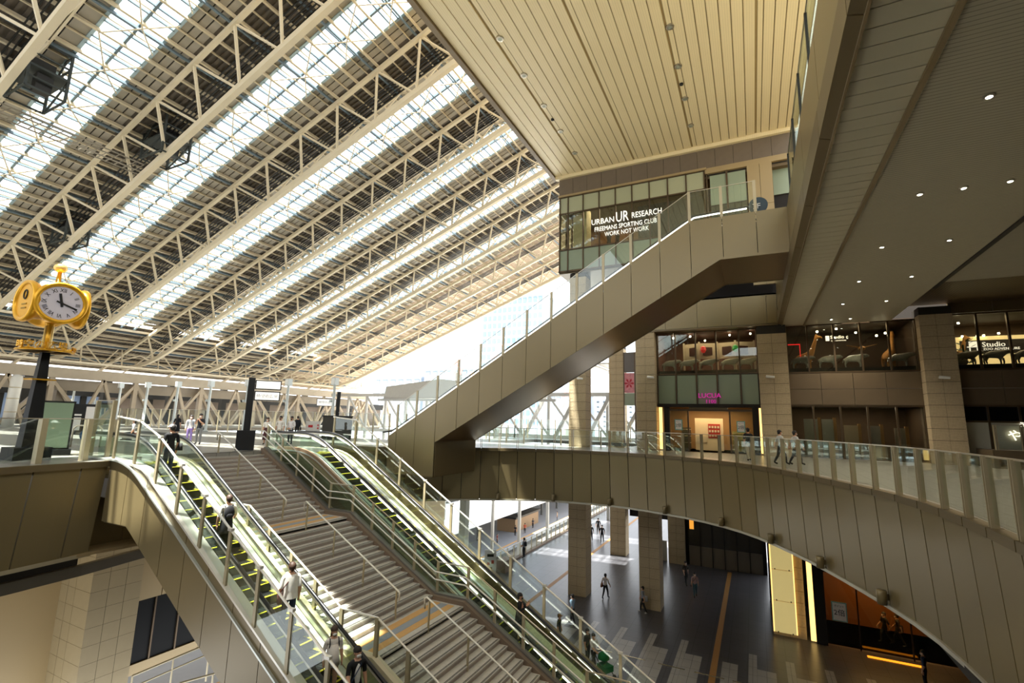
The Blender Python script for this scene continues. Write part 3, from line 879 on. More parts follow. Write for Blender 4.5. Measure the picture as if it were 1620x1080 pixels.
def giraffe_mesh(m_):
    v = [(0, 0, 1.1), (-.45, 0, 1.0), (.4, 0, 1.2), (.62, 0, 1.7), (.78, 0, 2.2), (.88, 0, 2.55), (1.12, 0, 2.5), (1.22, 0, 2.42),
         (.36, .14, .75), (.36, .14, .4), (.36, .14, .03), (.36, -.14, .75), (.42, -.14, .4), (.4, -.14, .03), (-.48, .14, .7), (-.52, .14, .4), (-.5, .14, .03), (-.48, -.14, .7), (-.54, -.14, .4), (-.5, -.14, .03),
         (.86, .05, 2.72), (.86, -.05, 2.72), (-.6, 0, .7)]
    e = [(0, 1), (0, 2), (2, 3), (3, 4), (4, 5), (5, 6), (6, 7), (2, 8), (8, 9), (9, 10), (2, 11), (11, 12), (12, 13), (1, 14), (14, 15), (15, 16), (1, 17), (17, 18), (18, 19), (5, 20), (5, 21), (1, 22)]
    r_ = [.26, .22, .26, .16, .11, .1, .08, .06, .1, .06, .06, .1, .06, .06, .11, .07, .06, .11, .07, .06, .025, .025, .03]
    me = skin_mesh('giraffe_figure', v, e, r_); me.materials.append(m_); return me
GIR = mat('giraffe_hide', '#a8793a', .7, 0, .55, 9)
COWP = mat('pale_figure', '#bdb7a4', .6, 0, .3, 8)
COWD = mat('grey_figure', '#8d8a80', .6, 0, .5, 8)
cm, cd, gm = cow_mesh(COWP), cow_mesh(COWD), giraffe_mesh(GIR)
for k, (a, c, z) in enumerate(((-5.85, .35, 5.52), (2.2, 8.65, 5.5), (10.35, 17.3, 5.5))):
    tag(MB().box(a, c, 35.45, 36.05, z - .3, z).build('display_ledge', DARKI), 'dark ledge under the cow figures %s' % ('above the entrance', 'in the giraffe window', 'below the studio sign')[k], 'ledge')
def figure(me, name, x, y, z, rz, s, label, cat, group):
    o = bpy.data.objects.new(name, me); COL.objects.link(o); o.location = (x, y, z); o.rotation_euler = (0, 0, rz); o.scale = (s, s, s)
    return tag(o, label, cat, group)
for k, x in enumerate((-5.2, -4.0, -2.7, -1.3, -0.25)):
    figure(cm, 'cow_figure', x, 35.75, 5.52, (0, R(8), 0, 0, R(-6))[k], .9, 'pale cow figure %s above the entrance, standing on the window ledge' % ('first from the left', 'second from the left', 'third from the left', 'fourth from the left', 'last on the right')[k], 'animal figure', 'cow figures in the shop windows')
for k, (x, f) in enumerate(((2.9, 1), (4.35, 1), (5.7, 1), (7.95, 1))):
    figure(cd, 'cow_figure', x, 35.75, 5.5, R(-5) * k, .9, 'grey striped cow figure %s in the giraffe window' % ('first from the left', 'second from the left', 'third from the left', 'last on the right')[k], 'animal figure', 'cow figures in the shop windows')
for k, x in enumerate((11.0, 12.2, 13.5)):
    figure(cd, 'cow_figure', x, 35.75, 5.5, R(5) * k, .9, 'grey cow figure %s below the studio sign' % ('first', 'second', 'third')[k], 'animal figure', 'cow figures in the shop windows')
figure(gm, 'giraffe_figure', 3.1, 36.7, 5.2, 0, .98, 'giraffe figure with neck leaning right on the left of its window', 'animal figure', 'giraffes')
figure(gm, 'giraffe_figure', 7.7, 36.8, 5.2, R(60), 1.02, 'giraffe figure standing upright at the right of its window', 'animal figure', 'giraffes')
figure(gm, 'giraffe_figure', 10.9, 37.2, 5.2, R(20), .85, 'giraffe figure behind the plant left of the studio sign', 'animal figure', 'giraffes')
# figures: panda, plant, bird
t = thing('panda_figure', (10.75, 36.1, 5.2), 'white panda figure lying at the left corner of the studio window', 'animal figure')
MB().ellipsoid((10.75, 36.1, 5.75), .28, .25, .26).build('body', WHITE, t, True)
MB().ellipsoid((11.0, 35.95, 5.72), .17, .16, .16).build('head', WHITE, t, True)
for dx in (-.1, .1): MB().ellipsoid((11.0 + dx, 35.95, 5.88), .05, .05, .05, 6, 4).build('ear', BLACK, t, True)
t = thing('potted_plant', (11.2, 36.6, 5.2), 'green bushy plant in front of the giraffe near the studio sign', 'plant')
LEAF = mat('leaf_green', '#27421f', .6, 0, .4, 9)
for k in range(26):
    a = k * 2.4; rr = .12 + .3 * random.random(); z = 5.6 + 1.5 * random.random()
    c = V(11.2 + rr * math.cos(a), 36.6 + rr * math.sin(a), z)
    d = V(math.cos(a), math.sin(a), .6).normalized() * .32
    sd = V(-math.sin(a), math.cos(a), 0) * .09
    MB().hexa([c - sd * .2, c + d * .5 - sd, c + d, c + d * .5 + sd], [c - sd * .2 + V(0, 0, .01), c + d * .5 - sd + V(0, 0, .012), c + d + V(0, 0, .01), c + d * .5 + sd + V(0, 0, .012)]).build('leaf', LEAF, t)
MB().tube((11.2, 36.6, 5.2), (11.2, 36.6, 6.8), .05).build('stem', LEAF, t)
MB().lathe([(.16, 0), (.2, .35)], (11.2, 36.6, 5.2), 10).build('pot', WHITE, t)
t = thing('bird_figure', (6.4, 37.0, 6.5), 'tan winged bird figure hanging in the giraffe window', 'animal figure')
MB().ellipsoid((6.4, 37, 6.85), .2, .45, .14).build('body', GIR, t, True)
for s_ in (-1, 1):
    MB()._add([(6.4, 36.8, 6.9), (6.4 + s_ * .8, 36.9, 7.1), (6.4 + s_ * .75, 37.2, 7.08), (6.4, 37.3, 6.9), (6.4, 36.8, 6.87), (6.4 + s_ * .8, 36.9, 7.08), (6.4 + s_ * .75, 37.2, 7.06), (6.4, 37.3, 6.87)],
              [(0, 1, 2, 3), (4, 7, 6, 5), (0, 4, 5, 1), (1, 5, 6, 2), (2, 6, 7, 3), (3, 7, 4, 0)]).build('wing', GIR, t)
# signs in the windows
GLW = glow('white_neon', '#fff4dc', 1.3)
t = thing('studio_sign', (5.5, 36.9, 7.4), 'small glowing white studio lettering inside the giraffe window', 'sign')
text('lettering', 'Studio c', GLW, t, (4.75, 36.9, 7.55), .3, depth=.02); text('lettering', 'ZOO ADVENTURE', GLW, t, (4.78, 36.9, 7.38), .1, depth=.01)
MB().box(4.5, 4.7, 36.88, 36.93, 7.42, 7.75).build('emblem', GLW, t)
t = thing('studio_sign', (13.4, 38.7, 6.5), 'large black studio sign with white letters on a lit board', 'sign')
MB().box(11.4, 17, 38.9, 39.0, 5.9, 7.6).build('lit_board', glow('lit_cream_board', '#e0c68a', .8), t)
MB().box(11.75, 16.5, 38.8, 38.88, 6.5, 7.35).build('black_board', mat('sign_black', '#17110d', .5), t)
SW = glow('sign_white', '#e9e4d8', .9)
MB().box(12.15, 12.55, 38.74, 38.79, 6.98, 7.28).build('emblem', SW, t); MB().box(12.05, 12.65, 38.74, 38.79, 6.92, 6.97).build('emblem', SW, t)
for x0, x1, z0, z1 in ((12.15, 12.2, 6.6, 6.9), (12.5, 12.55, 6.6, 6.9), (12.15, 12.55, 6.6, 6.65), (12.2, 12.28, 6.55, 6.6), (12.42, 12.5, 6.55, 6.6)):
    MB().box(x0, x1, 38.74, 38.79, z0, z1).build('emblem', SW, t)
text('lettering', 'Studio c', SW, t, (12.75, 38.76, 6.93), .42, depth=.02); text('lettering', 'ZOO ADVENTURE', SW, t, (12.78, 38.76, 6.72), .2, depth=.01)
t = thing('shop_sign', (12.9, 35.0, .6), 'glowing white brush-style characters on the frosted front at the far right', 'sign')
text('lettering', 'や', GLW, t, (12.05, 35.05, 1.42), .62, depth=.03); text('lettering', 'ま', GLW, t, (12.75, 35.05, 1.38), .75, depth=.03); text('lettering', 'や', GLW, t, (13.5, 35.05, 1.38), .75, depth=.03)
text('lettering', 'うさ', GLW, t, (12.55, 35.05, 2.12), .28, depth=.03)
# carousel-like white pavilion inside the entrance window, escalator reflection-like stair
t = thing('display_pavilion', (-2.5, 37.5, 5.2), 'white panelled display pavilion behind the cow figures above the entrance', 'display')
PV = mat('pavilion_white', '#b0a48e', .6)
pts = [(-4.4, 37.6), (-3.3, 37.2), (-2.1, 37.5), (-0.9, 37.2), (0.3, 37.6)]
for a, c in zip(pts, pts[1:]):
    MB().hexa([(a[0], a[1], 6.55), (c[0], c[1], 6.55), (c[0], c[1] + .1, 6.55), (a[0], a[1] + .1, 6.55)], [(a[0], a[1], 7.7), (c[0], c[1], 7.7), (c[0], c[1] + .1, 7.7), (a[0], a[1] + .1, 7.7)]).build('panel', PV, t)
    mx_, my_ = (a[0] + c[0]) / 2, (a[1] + c[1]) / 2
    MB().hexa([(a[0] + .25, a[1] - .05, 6.8), (c[0] - .25, c[1] - .05, 6.8), (c[0] - .25, c[1], 6.8), (a[0] + .25, a[1], 6.8)], [(a[0] + .25, a[1] - .05, 7.4), (c[0] - .25, c[1] - .05, 7.4), (c[0] - .25, c[1], 7.4), (a[0] + .25, a[1], 7.4)]).build('window_pane', mat('pav_dark', '#3a1614', .5), t)
for x, y in pts:
    MB().box(x - .06, x + .06, y - .06, y + .06, 5.2, 7.8).build('column', PV, t)
for k, (x, c) in enumerate(((-3.0, '#b02020'), (-0.9, '#2b7a3a'))):
    tag(MB().lathe([(.02, .5), (.16, .42), (.2, .2), (.1, 0)], (x, 36.95, 6.95), 10).build('lantern', glow('lantern%d' % k, c, .5)), ['red', 'green'][k] + ' lantern hanging on the white pavilion above the entrance', 'lantern')
tag(MB().box(-2.9, -1.4, 36.3, 36.36, 5.45, 5.5).build('neon_tube', glow('red_neon', '#ff2a2a', 3)), 'red neon line low behind the cow figures above the entrance', 'neon light')
t = thing('neon_sign', (2.9, 36.5, 6.0), 'thin red neon frame at the left of the giraffe window', 'neon light')
MB().box(2.3, 3.0, 36.5, 36.54, 7.18, 7.24).build('tube', glow('red_neon2', '#d02020', 1.2), t); MB().box(2.96, 3.0, 36.5, 36.54, 6.3, 7.2).build('tube', MATS['red_neon2'], t)

# raised glass rail in front of the frosted shop front
balustrade('glass_balustrade', [V(10.9 + i * 1.0, 33.0, 0.9) for i in range(7)], 'raised glass balustrade in front of the frosted shop front on the right', h=1.25)
tag(MB().box(10.7, 18, 32.95, 35.0, 0, 0.9).build('platform', BROWNP), kind='structure').name = 'floor_platform'
# cameras on columns
for k, (x, z) in enumerate(((-11.4, 5.0), (-6.3, 5.0), (1.0, 4.9), (9.4, 4.7))):
    t = thing('security_camera', (x, 34.4, z), 'small security camera on the %s stone column of the upper level' % ('first', 'second', 'third', 'fourth')[k], 'camera', 'security cameras')
    MB().box(x - .12, x + .12, 34.1, 34.4, z - .06, z + .06).build('bracket', FIN, t)
    MB().tube((x - .15, 34.05, z), (x + .3, 33.95, z - .06), .09, .07, 10).build('housing', WHITE, t)

# ---- lower concourse shop fronts
lt = thing('wall_lamp', (1.1, 34.2, Z3), 'tall glowing frosted glass panel on the lower concourse column', 'light panel')
GLP = glow('glowing_panel', '#cdb878', 0.55)
GLE = glow('glowing_edge', '#ffcf7a', 1.3)
for k in range(4):
    z0 = Z3 + .2 + k * 1.72
    MB().box(0.5, 1.6, 34.2, 34.23, z0, z0 + 1.68).build('glass_panel', GLP, lt)
    for x in (.68, 1.42):
        MB().tube((x, 34.2, z0 + .02), (x, 34.14, z0 + .02), .035).build('fixing', DARKM, lt)
MB().box(0.44, 0.5, 34.2, 34.3, Z3 + .2, -3.2).build('edge_light', GLE, lt)
MB().box(1.6, 1.66, 34.2, 34.3, Z3 + .2, -3.2).build('edge_light', GLE, lt)
tag(MB().box(2.3, 2.55, 34.1, 34.3, Z3 + .1, -3.3).build('light_strip', STRIPL), 'warm vertical light strip beside the orange lit front below', 'light', 'entrance light strips')
AMB = mat('amber_interior', '#7d4c1e', .5)
room('wall_shop_interior', 3.1, 11.5, 34.5, 38.5, Z3, -6.2, AMB, '')
lamp((6.5, 36.3, -6.4), 120, 5, 2.5, (1, .55, .16))
dt = thing('door_2', (6, 34.3, Z3), kind='structure')
MB().box(2.56, 3.1, 34.1, 34.4, Z3, -3.4).build('dark_post', DARKI, dt)
for x0, x1 in ((3.1, 4.6), (4.66, 6.9), (6.96, 9.2), (9.26, 11.5)):
    MB().box(x0, x1, 34.29, 34.31, Z3 + .08, -6.3).build('door_leaf', GLASSD, dt)
    MB().box(x1, x1 + .06, 34.25, 34.35, Z3, -6.3).build('door_post', DARKI, dt)
MB().box(3.1, 11.5, 34.2, 34.5, -6.3, -3.4).build('dark_head', DARKI, dt)
poster(3.75, Z3 + 1.35, 34.2, .72, 1.0, 'teal-bordered double point poster on the orange lit lower door')
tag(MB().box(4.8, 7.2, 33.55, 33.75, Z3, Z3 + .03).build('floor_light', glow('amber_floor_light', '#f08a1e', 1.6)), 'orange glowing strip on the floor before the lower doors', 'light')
# dark glazed doors at the back of the concourse
bd = thing('door_3', (-3, 46.8, Z3), kind='structure')
for k in range(6):
    x0 = -5.6 + k * 0.96
    MB().box(x0, x0 + .9, 46.8, 46.84, Z3, Z3 + 1.6).build('door_leaf', mat('matt_door', '#847b6c', .4), bd)
    MB().box(x0, x0 + .9, 46.8, 46.84, Z3 + 1.62, Z3 + 3.6).build('glass_leaf', mat('dim_glass', '#3c362c', .15), bd)
    MB().box(x0 + .9, x0 + .96, 46.75, 46.9, Z3, Z3 + 3.7).build('door_post', DARKI, bd)
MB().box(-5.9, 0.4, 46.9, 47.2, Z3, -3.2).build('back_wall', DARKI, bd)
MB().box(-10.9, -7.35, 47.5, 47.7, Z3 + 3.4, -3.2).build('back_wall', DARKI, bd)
for k, (x, z, w, h, c) in enumerate(((-5.5, Z3 + 3.0, .35, .8, '#f0a03c'), (-1.35, Z3 + 3.1, .3, .9, '#d8d0a0'))):
    t = thing('lit_sign', (x, 46.7, z), ['small orange and white lit sign by the back doors', 'small pale lit sign above the back doors'][k], 'sign')
    MB().box(x, x + w, 46.65, 46.7, z, z + h).build('face', glow('litsign%d' % k, c, .8), t)
    MB().box(x - .04, x + w + .04, 46.68, 46.75, z - .04, z + h + .04).build('case', DARKM, t)
wt = tag(MB().box(-9.6, -7.5, 46.9, 47.0, Z3, Z3 + 1.7).build('counter', mat('pale_counter', '#a8a69c', .4)), 'pale counter front between the two rear columns', 'counter')
# unseen station building behind the viewer, added and cut low to meter sky light
we = thing('wall_east', (0, -14, Z3), kind='structure')
for i in range(12):
    MB().box(-30 + i * 4, -26.03 + i * 4, -14.4, -14.1, Z3, 13).build('wall_panel', BEIGEW, we)
MB().box(-30, 18, -14.8, -14.4, Z3, 13).build('wall_slab', JOINT, we)
# inner wall behind the concourse, closing the building
bw = thing('wall_back', (5, 50, Z3), kind='structure')
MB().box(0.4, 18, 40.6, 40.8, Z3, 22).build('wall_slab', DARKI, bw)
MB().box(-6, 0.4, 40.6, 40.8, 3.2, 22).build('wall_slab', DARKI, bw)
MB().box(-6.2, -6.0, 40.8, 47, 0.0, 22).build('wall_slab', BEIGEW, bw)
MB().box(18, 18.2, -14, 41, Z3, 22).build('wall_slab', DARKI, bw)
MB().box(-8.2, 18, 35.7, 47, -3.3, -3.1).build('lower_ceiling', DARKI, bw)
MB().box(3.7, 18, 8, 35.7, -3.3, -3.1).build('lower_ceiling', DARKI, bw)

# ---- upper corner shop with white window lettering
us = thing('wall_upper_shop', (-5, 34.3, 13.4), kind='structure')
for i in range(14):
    x0 = -13.2 + i * 1.17
    MB().box(x0 + .01, x0 + 1.16, 34.25, 34.4, 19.7, CZ).build('band_panel', STONED, us)
MB().box(-13.2, 3.4, 34.42, 34.6, 19.2, CZ + .3).build('band_backing', JOINT, us)  # slab added to stop light leaking through the panel gaps
mulls = [-13.12, -12.43, -11.18, -9.9, -8.62, -7.36, -6.08, -4.77, -3.49, -2.27]
GP = mat('pale_green_pane', '#a9ab8c', .3, 0, .05, .5)
for a, c in zip(mulls, mulls[1:]):
    MB().box(a + .04, c - .04, 34.3, 34.33, 18.25, 19.55).build('frosted_pane', GP, us)
    MB().box(a + .04, c - .04, 34.3, 34.32, 15.22, 18.15).build('glass_pane', GLASSD, us)
    MB().box(a + .04, c - .04, 34.3, 34.33, 13.5, 15.1).build('frosted_pane', FROST, us)
for x in mulls + [-2.1]:
    MB().box(x - .045, x + .045, 34.22, 34.4, 13.35, 19.6).build('mullion', FRAMEB, us)
for z in (13.4, 15.16, 18.2, 19.6):
    MB().box(-13.2, -2.1, 34.22, 34.4, z - .05, z + .05).build('transom', FRAMEB, us)
MB().box(-13.2, -2.1, 34.1, 34.3, 19.6, 19.75).build('cornice', BEIGEW, us)
MB().box(-13.2, -2.2, 34.4, 40, 13.25, 13.4).build('shop_floor', BEIGE2, us)
for y0 in (34.5, 35.9, 37.3, 38.7):
    MB().box(-13.16, -13.13, y0, y0 + 1.3, 13.5, 15.1).build('frosted_pane', FROST, us)
    MB().box(-13.16, -13.13, y0, y0 + 1.3, 15.22, 18.15).build('glass_pane', GLASSD, us)
    MB().box(-13.16, -13.13, y0, y0 + 1.3, 18.25, 19.55).build('frosted_pane', GP, us)
    MB().box(-13.2, -13.08, y0 - .1, y0, 13.4, 19.6).build('mullion', FRAMEB, us)
MB().box(-13.2, 3, 40, 40.2, 13.4, 21.4).build('back_wall', WARMI, us)
MB().box(-13.2, 3, 34.45, 40, 19.0, 19.2).build('shop_ceiling', mat('shop_ceiling', '#6b5a40', .7), us)
MB().box(-12.3, -11.2, 35.2, 36.4, 13.4, 19).build('inner_pillar', mat('cream_pillar', '#d8cfa6', .5), us)
MB().box(-7.0, -2.4, 34.6, 34.7, 15.3, 17.9).build('dark_screen', mat('dark_screen', '#17130f', .5), us)
lamp((-9.8, 37.2, 18.9), 110, 4, 3, (1, .8, .5))
t = thing('window_lettering', (-7, 34.2, 15.6), 'white shop lettering in three lines on the upper corner window', 'sign')
WL = glow('white_letters', '#f4f1e6', .7)
fit_width(text('lettering', 'URBAN', WL, t, (-10.5, 34.18, 16.84), .62, depth=.02), 1.75)
fit_width(text('lettering', 'UR', WL, t, (-8.6, 34.18, 16.78), 1.15, depth=.02), .95)
fit_width(text('lettering', 'RESEARCH', WL, t, (-7.4, 34.18, 16.9), .62, depth=.02), 2.15)
fit_width(text('lettering', 'FREEMANS SPORTING CLUB', WL, t, (-10.25, 34.18, 16.27), .5, depth=.02), 4.65)
fit_width(text('lettering', 'WORK NOT WORK', WL, t, (-9.45, 34.18, 15.78), .48, depth=.02), 3.3)
for k, (x, y, c) in enumerate(((-9.6, 36.0, '#171412'), (-9.0, 36.3, '#171412'))):
    t = thing('mannequin', (x, y, 13.4), 'dark clothed mannequin %s behind the upper corner window' % ('left', 'right')[k], 'mannequin')
    MB().lathe([(.16, 0), (.2, .6), (.14, .9), (.2, 1.3), (.07, 1.5)], (x, y, 15.2), 10).build('torso', mat('mannequin', c, .6), t)
    MB().ellipsoid((x, y, 16.85), .1, .11, .13).build('head', MATS['mannequin'], t)
    MB().tube((x, y, 13.4), (x, y, 15.3), .05).build('stand', DARKM, t)
# right of the shop: doors, pale wall, dark slab coloured as the shaded opening
MB().box(-1.9, .4, 34.35, 34.4, 15.0, 18.2).build('dark_door', mat('dark_door', '#25201a', .3), us)
for a, c in ((-1.9, -.85), (-.8, .35)):
    MB().box(a, c, 34.28, 34.32, 16.9, 19.1).build('frosted_pane', FROST, us)
    MB().box(a, c, 34.28, 34.32, 12.4, 16.8).build('door_leaf', GLASSG, us)
MB().box(-.88, -.76, 34.2, 34.4, 12.4, 19.3).build('mullion', FRAMEB, us)
MB().box(-2.2, 2.9, 34.2, 34.45, 19.3, 19.7).build('head_band', BEIGEW, us)
for a, c in ((.45, 1.2), (1.22, 1.95)):
    for z0, z1 in ((10.9, 13.6), (13.62, 16.4), (16.42, 19.3)):
        MB().box(a, c, 34.2, 34.4, z0, z1).build('pale_panel', BEIGEW, us)
MB().box(1.97, 3.4, 35.0, 35.2, 10.9, 19.4).build('opening_shade', DARKI, us)
MB().box(2.0, 3.3, 34.9, 34.95, 17.2, 19.2).build('frosted_pane', FROST, us)
MB().box(-13.2, 3.4, 34.35, 35, 10.3, 10.9).build('landing_edge', BEIGE2, us) if False else None
MB().box(-2.2, 3.4, 34.3, 38, 12.2, 12.4).build('upper_floor', BEIGE2, us)
# ================================================================== THE BIG SLOPING ROOF
TS = math.tan(R(21)); ANG = R(21)
BAY = 8.0
def yk(k): return 8.6 + BAY * k
def zc(X): return 32.7 + TS * X          # bottom chord
def zr(X): return 35.35 + TS * X          # purlin level / top chord
XLO, XHI = -74.0, -8.0
PX = [-8.0 - 1.85 * i for i in range(36)]
ROT = (0, -ANG, 0)
CA = math.cos(ANG)
rf = thing('ceiling_roof', (-40, 30, 20), kind='structure')

# purlins run across all trusses
pur = MB().box(-.065, .065, -24, 70, -.26, 0).mesh('purlin', TRUSS)
purs = MB().box(-.035, .035, -24, 70, -.12, .02).mesh('thin_purlin', TRUSS)
purd = MB().box(-.05, .05, -24, 70, -.22, 0).mesh('dark_purlin', BARB)
for i, x in enumerate(PX):
    inst('purlin', pur, rf, (x, 0, zr(x)), ROT)
    inst('purlin', purs, rf, (x - .92, 0, zr(x - .92)), ROT)
    if i % 2 == 0:
        inst('conduit', purd, rf, (x - .35, 0, zr(x) - .25), ROT)

def corrugated(y0, y1, pitch, h):
    """profile across Y, extruded along the slope (local u)"""
    prof = []
    y = y0
    while y < y1 - 1e-6:
        for dy, dz in ((0, 0), (.45 * pitch, 0), (.5 * pitch, h), (.95 * pitch, h)):
            if y + dy <= y1: prof.append((y + dy, dz))
        y += pitch
    prof.append((y1, 0))
    return prof
def deck_mesh(y0, y1, u0, u1, m_, pitch=.22, h=.07):
    b_ = MB(); prof = corrugated(y0, y1, pitch, h); n = len(prof)
    for u in (u0, u1):
        for (y, z) in prof: b_.v.append((u, y, z + .1))
    for u in (u0, u1):
        for (y, z) in prof: b_.v.append((u, y, .24))
    for i in range(n - 1):
        b_.f.append((i, i + 1, n + i + 1, n + i)); b_.m.append(0)
        b_.f.append((2 * n + i, 3 * n + i, 3 * n + i + 1, 2 * n + i + 1)); b_.m.append(0)
    return b_.mesh('deck_strip', m_)
X0 = -40.0
U0, U1 = (XLO - X0) / CA, (XHI - X0) / CA
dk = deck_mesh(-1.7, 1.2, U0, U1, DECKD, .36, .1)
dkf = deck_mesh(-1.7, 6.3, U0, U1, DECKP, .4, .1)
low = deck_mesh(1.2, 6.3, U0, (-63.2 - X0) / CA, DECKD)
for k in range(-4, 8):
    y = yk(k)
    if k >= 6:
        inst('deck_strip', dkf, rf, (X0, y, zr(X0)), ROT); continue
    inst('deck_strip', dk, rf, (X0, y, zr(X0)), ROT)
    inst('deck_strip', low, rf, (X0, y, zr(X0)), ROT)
# louvre panels: raised 3 x 2 tiles, one panel between two purlins
def louvre_mesh(w):
    b_ = MB(); n = 3 if w > 1 else 1; L = 1.85 / CA
    b_.box(0, L, 0, w, .12, .2, 1)
    for i in range(2):
        for j in range(n):
            b_.box(i * L / 2 + .04, (i + 1) * L / 2 - .04, j * w / n + .04, (j + 1) * w / n - .04, .05, .13, 0)
    return b_.mesh('louvre_panel', [LOUV, JOINT])
lvA, lvB = louvre_mesh(.92), louvre_mesh(1.45)
pane = MB().box(.05, 1.85 / CA - .05, 0, 1.28, .08, .1).mesh('skylight_pane', SKYG)
xs_ = [x for x in PX[1:] if x > -63]
for k in range(0, 4):
    for x in xs_:
        inst('louvre_panel', lvB, rf, (x, yk(k) + 4.84, zr(x)), ROT)
        if k < 4 and x > -52: inst('louvre_panel', lvA, rf, (x, yk(k) + 1.22, zr(x)), ROT)
def joined(me, spots, name):
    b_ = MB()
    src_v = [v.co.copy() for v in me.vertices]; src_f = [tuple(p.vertices) for p in me.polygons]; src_m = [p.material_index for p in me.polygons]
    rm = Matrix.Rotation(-ANG, 3, 'Y')
    for loc in spots:
        n = len(b_.v); b_.v += [tuple(rm @ v + Vector(loc)) for v in src_v]
        b_.f += [tuple(n + i for i in f) for f in src_f]; b_.m += src_m
    return tag(b_.build(name, list(me.materials), rf), kind='stuff')
joined(lvB, [(x, yk(k) + 4.84, zr(x)) for k in (-4, -3, -2, -1, 4, 5) for x in xs_], 'far_louvres')
joined(lvA, [(x, yk(k) + 1.22, zr(x)) for k in range(-4, 6) for x in xs_ if k < 0 or k > 3 or x <= -52], 'far_louvres')
for k in range(0, 5):
    for x in xs_:
        for yy in (2.18, 3.5):
            inst('skylight_pane', pane, rf, (x, yk(k) + yy, zr(x)), ROT)
joined(pane, [(x, yk(k) + yy, zr(x)) for k in (-4, -3, -2, -1, 5) for x in xs_ for yy in (2.18, 3.5)], 'far_skylight_panes')
# glazing bars along the slope and across
LB = (-8.0 + 63.5) / CA
barl = MB().box(-LB, 0, -.07, .07, -.05, .14).mesh('glazing_bar', BARB)
bare = MB().box(-LB, 0, -.09, .09, -.02, .14).mesh('skylight_edge', mat('pale_blue_edge', '#a9bfca', .4, .2))
barc = MB().box(-.04, .04, 0, 2.6, -.04, .12).mesh('glazing_bar', BARB)
for k in range(-4, 6):
    inst('glazing_bar', barl, rf, (-8.0, yk(k) + 3.48, zr(-8.0)), ROT)
    inst('skylight_edge', bare, rf, (-8.0, yk(k) + 4.8, zr(-8.0)), ROT)
    inst('skylight_edge', bare, rf, (-8.0, yk(k) + 2.15, zr(-8.0)), ROT)
    if 0 <= k < 6:
        for x in xs_:
            inst('glazing_bar', barc, rf, (x + .62, yk(k) + 2.18, zr(x + .62)), ROT)
            inst('glazing_bar', barc, rf, (x + 1.24, yk(k) + 2.18, zr(x + 1.24)), ROT)
# star braces under the skylights
for k in range(0, 6):
    for i, x in enumerate(PX[2:29:2]):
        c = V(x, yk(k) + 3.48, zr(x) - .45)
        b_ = MB()
        for dx, dy in ((-1.85, -1.2), (1.85, -1.2), (-1.3, 1.25), (1.3, 1.25)):
            b_.tube(c, (x + dx, yk(k) + 3.48 + dy, zr(x + dx) - .25), .04, .04, 5)
        b_.tube(c, c + V(0, 0, .4), .04, .04, 5)
        b_.build('star_brace', TRUSS, rf)
# cable trays beside each truss
for k in range(0, 8):
    y = yk(k)
    for dy in (-.2, .05, .3, .55, .8):
        MB().bar((XLO + 8, y + dy, zr(XLO + 8) - .55), (XHI, y + dy, zr(XHI) - .55), .07, .07).build('cable_tray', DARKM, rf)

# ---- trusses
ordn = ['the nearest', 'the second', 'the third', 'the fourth', 'the fifth', 'the sixth', 'the seventh', 'the farthest']
for k in range(0, 8):
    y = yk(k)
    t = thing('roof_truss', (-40, y, zc(-40)), 'long cream steel roof truss, %s counted from the upper left corner' % ordn[k], 'roof truss', 'roof trusses')
    pts = []
    for X in (-8, -20, -35, -50, -58, -62, -64, -66, -68, -70, -71.5):
        z = zc(X)
        if X < -62:
            q_ = (-62 - X); z = zc(-62) - TS * q_ + 0.021 * q_ * q_
        pts.append((X, y, z))
    MB().sweep(pts, .35, .42).build('bottom_chord', TRUSS, t)
    for s_, wd, dy_ in ((-1, .25, 1.62), (1, .12, .95)):
        MB().sweep([(XHI, y + s_ * dy_, zr(XHI) - .5), (XLO, y + s_ * dy_, zr(XLO) - .5)], wd, wd * 1.1).build('top_chord', TRUSS, t)
    def zb(X):
        q_ = max(0, -62 - X); return zc(X) + 0.021 * q_ * q_
    n = 16
    for i in range(n):
        X = -9.4 - 3.7 * i
        for s_, rd, dy_ in ((-1, .82, 1.62), (1, .5, .95)):
            T = V(X + 1.4, y + s_ * dy_, zr(X + 1.4) - .5)
            MB().tube((X, y, zb(X)), T, .13 * rd, .13 * rd, 6).build('web_post', TRUSS, t)
            MB().tube(T, (X + 3.55, y, zb(X + 3.6)), .11 * rd, .11 * rd, 6).build('web_diagonal', TRUSS, t)
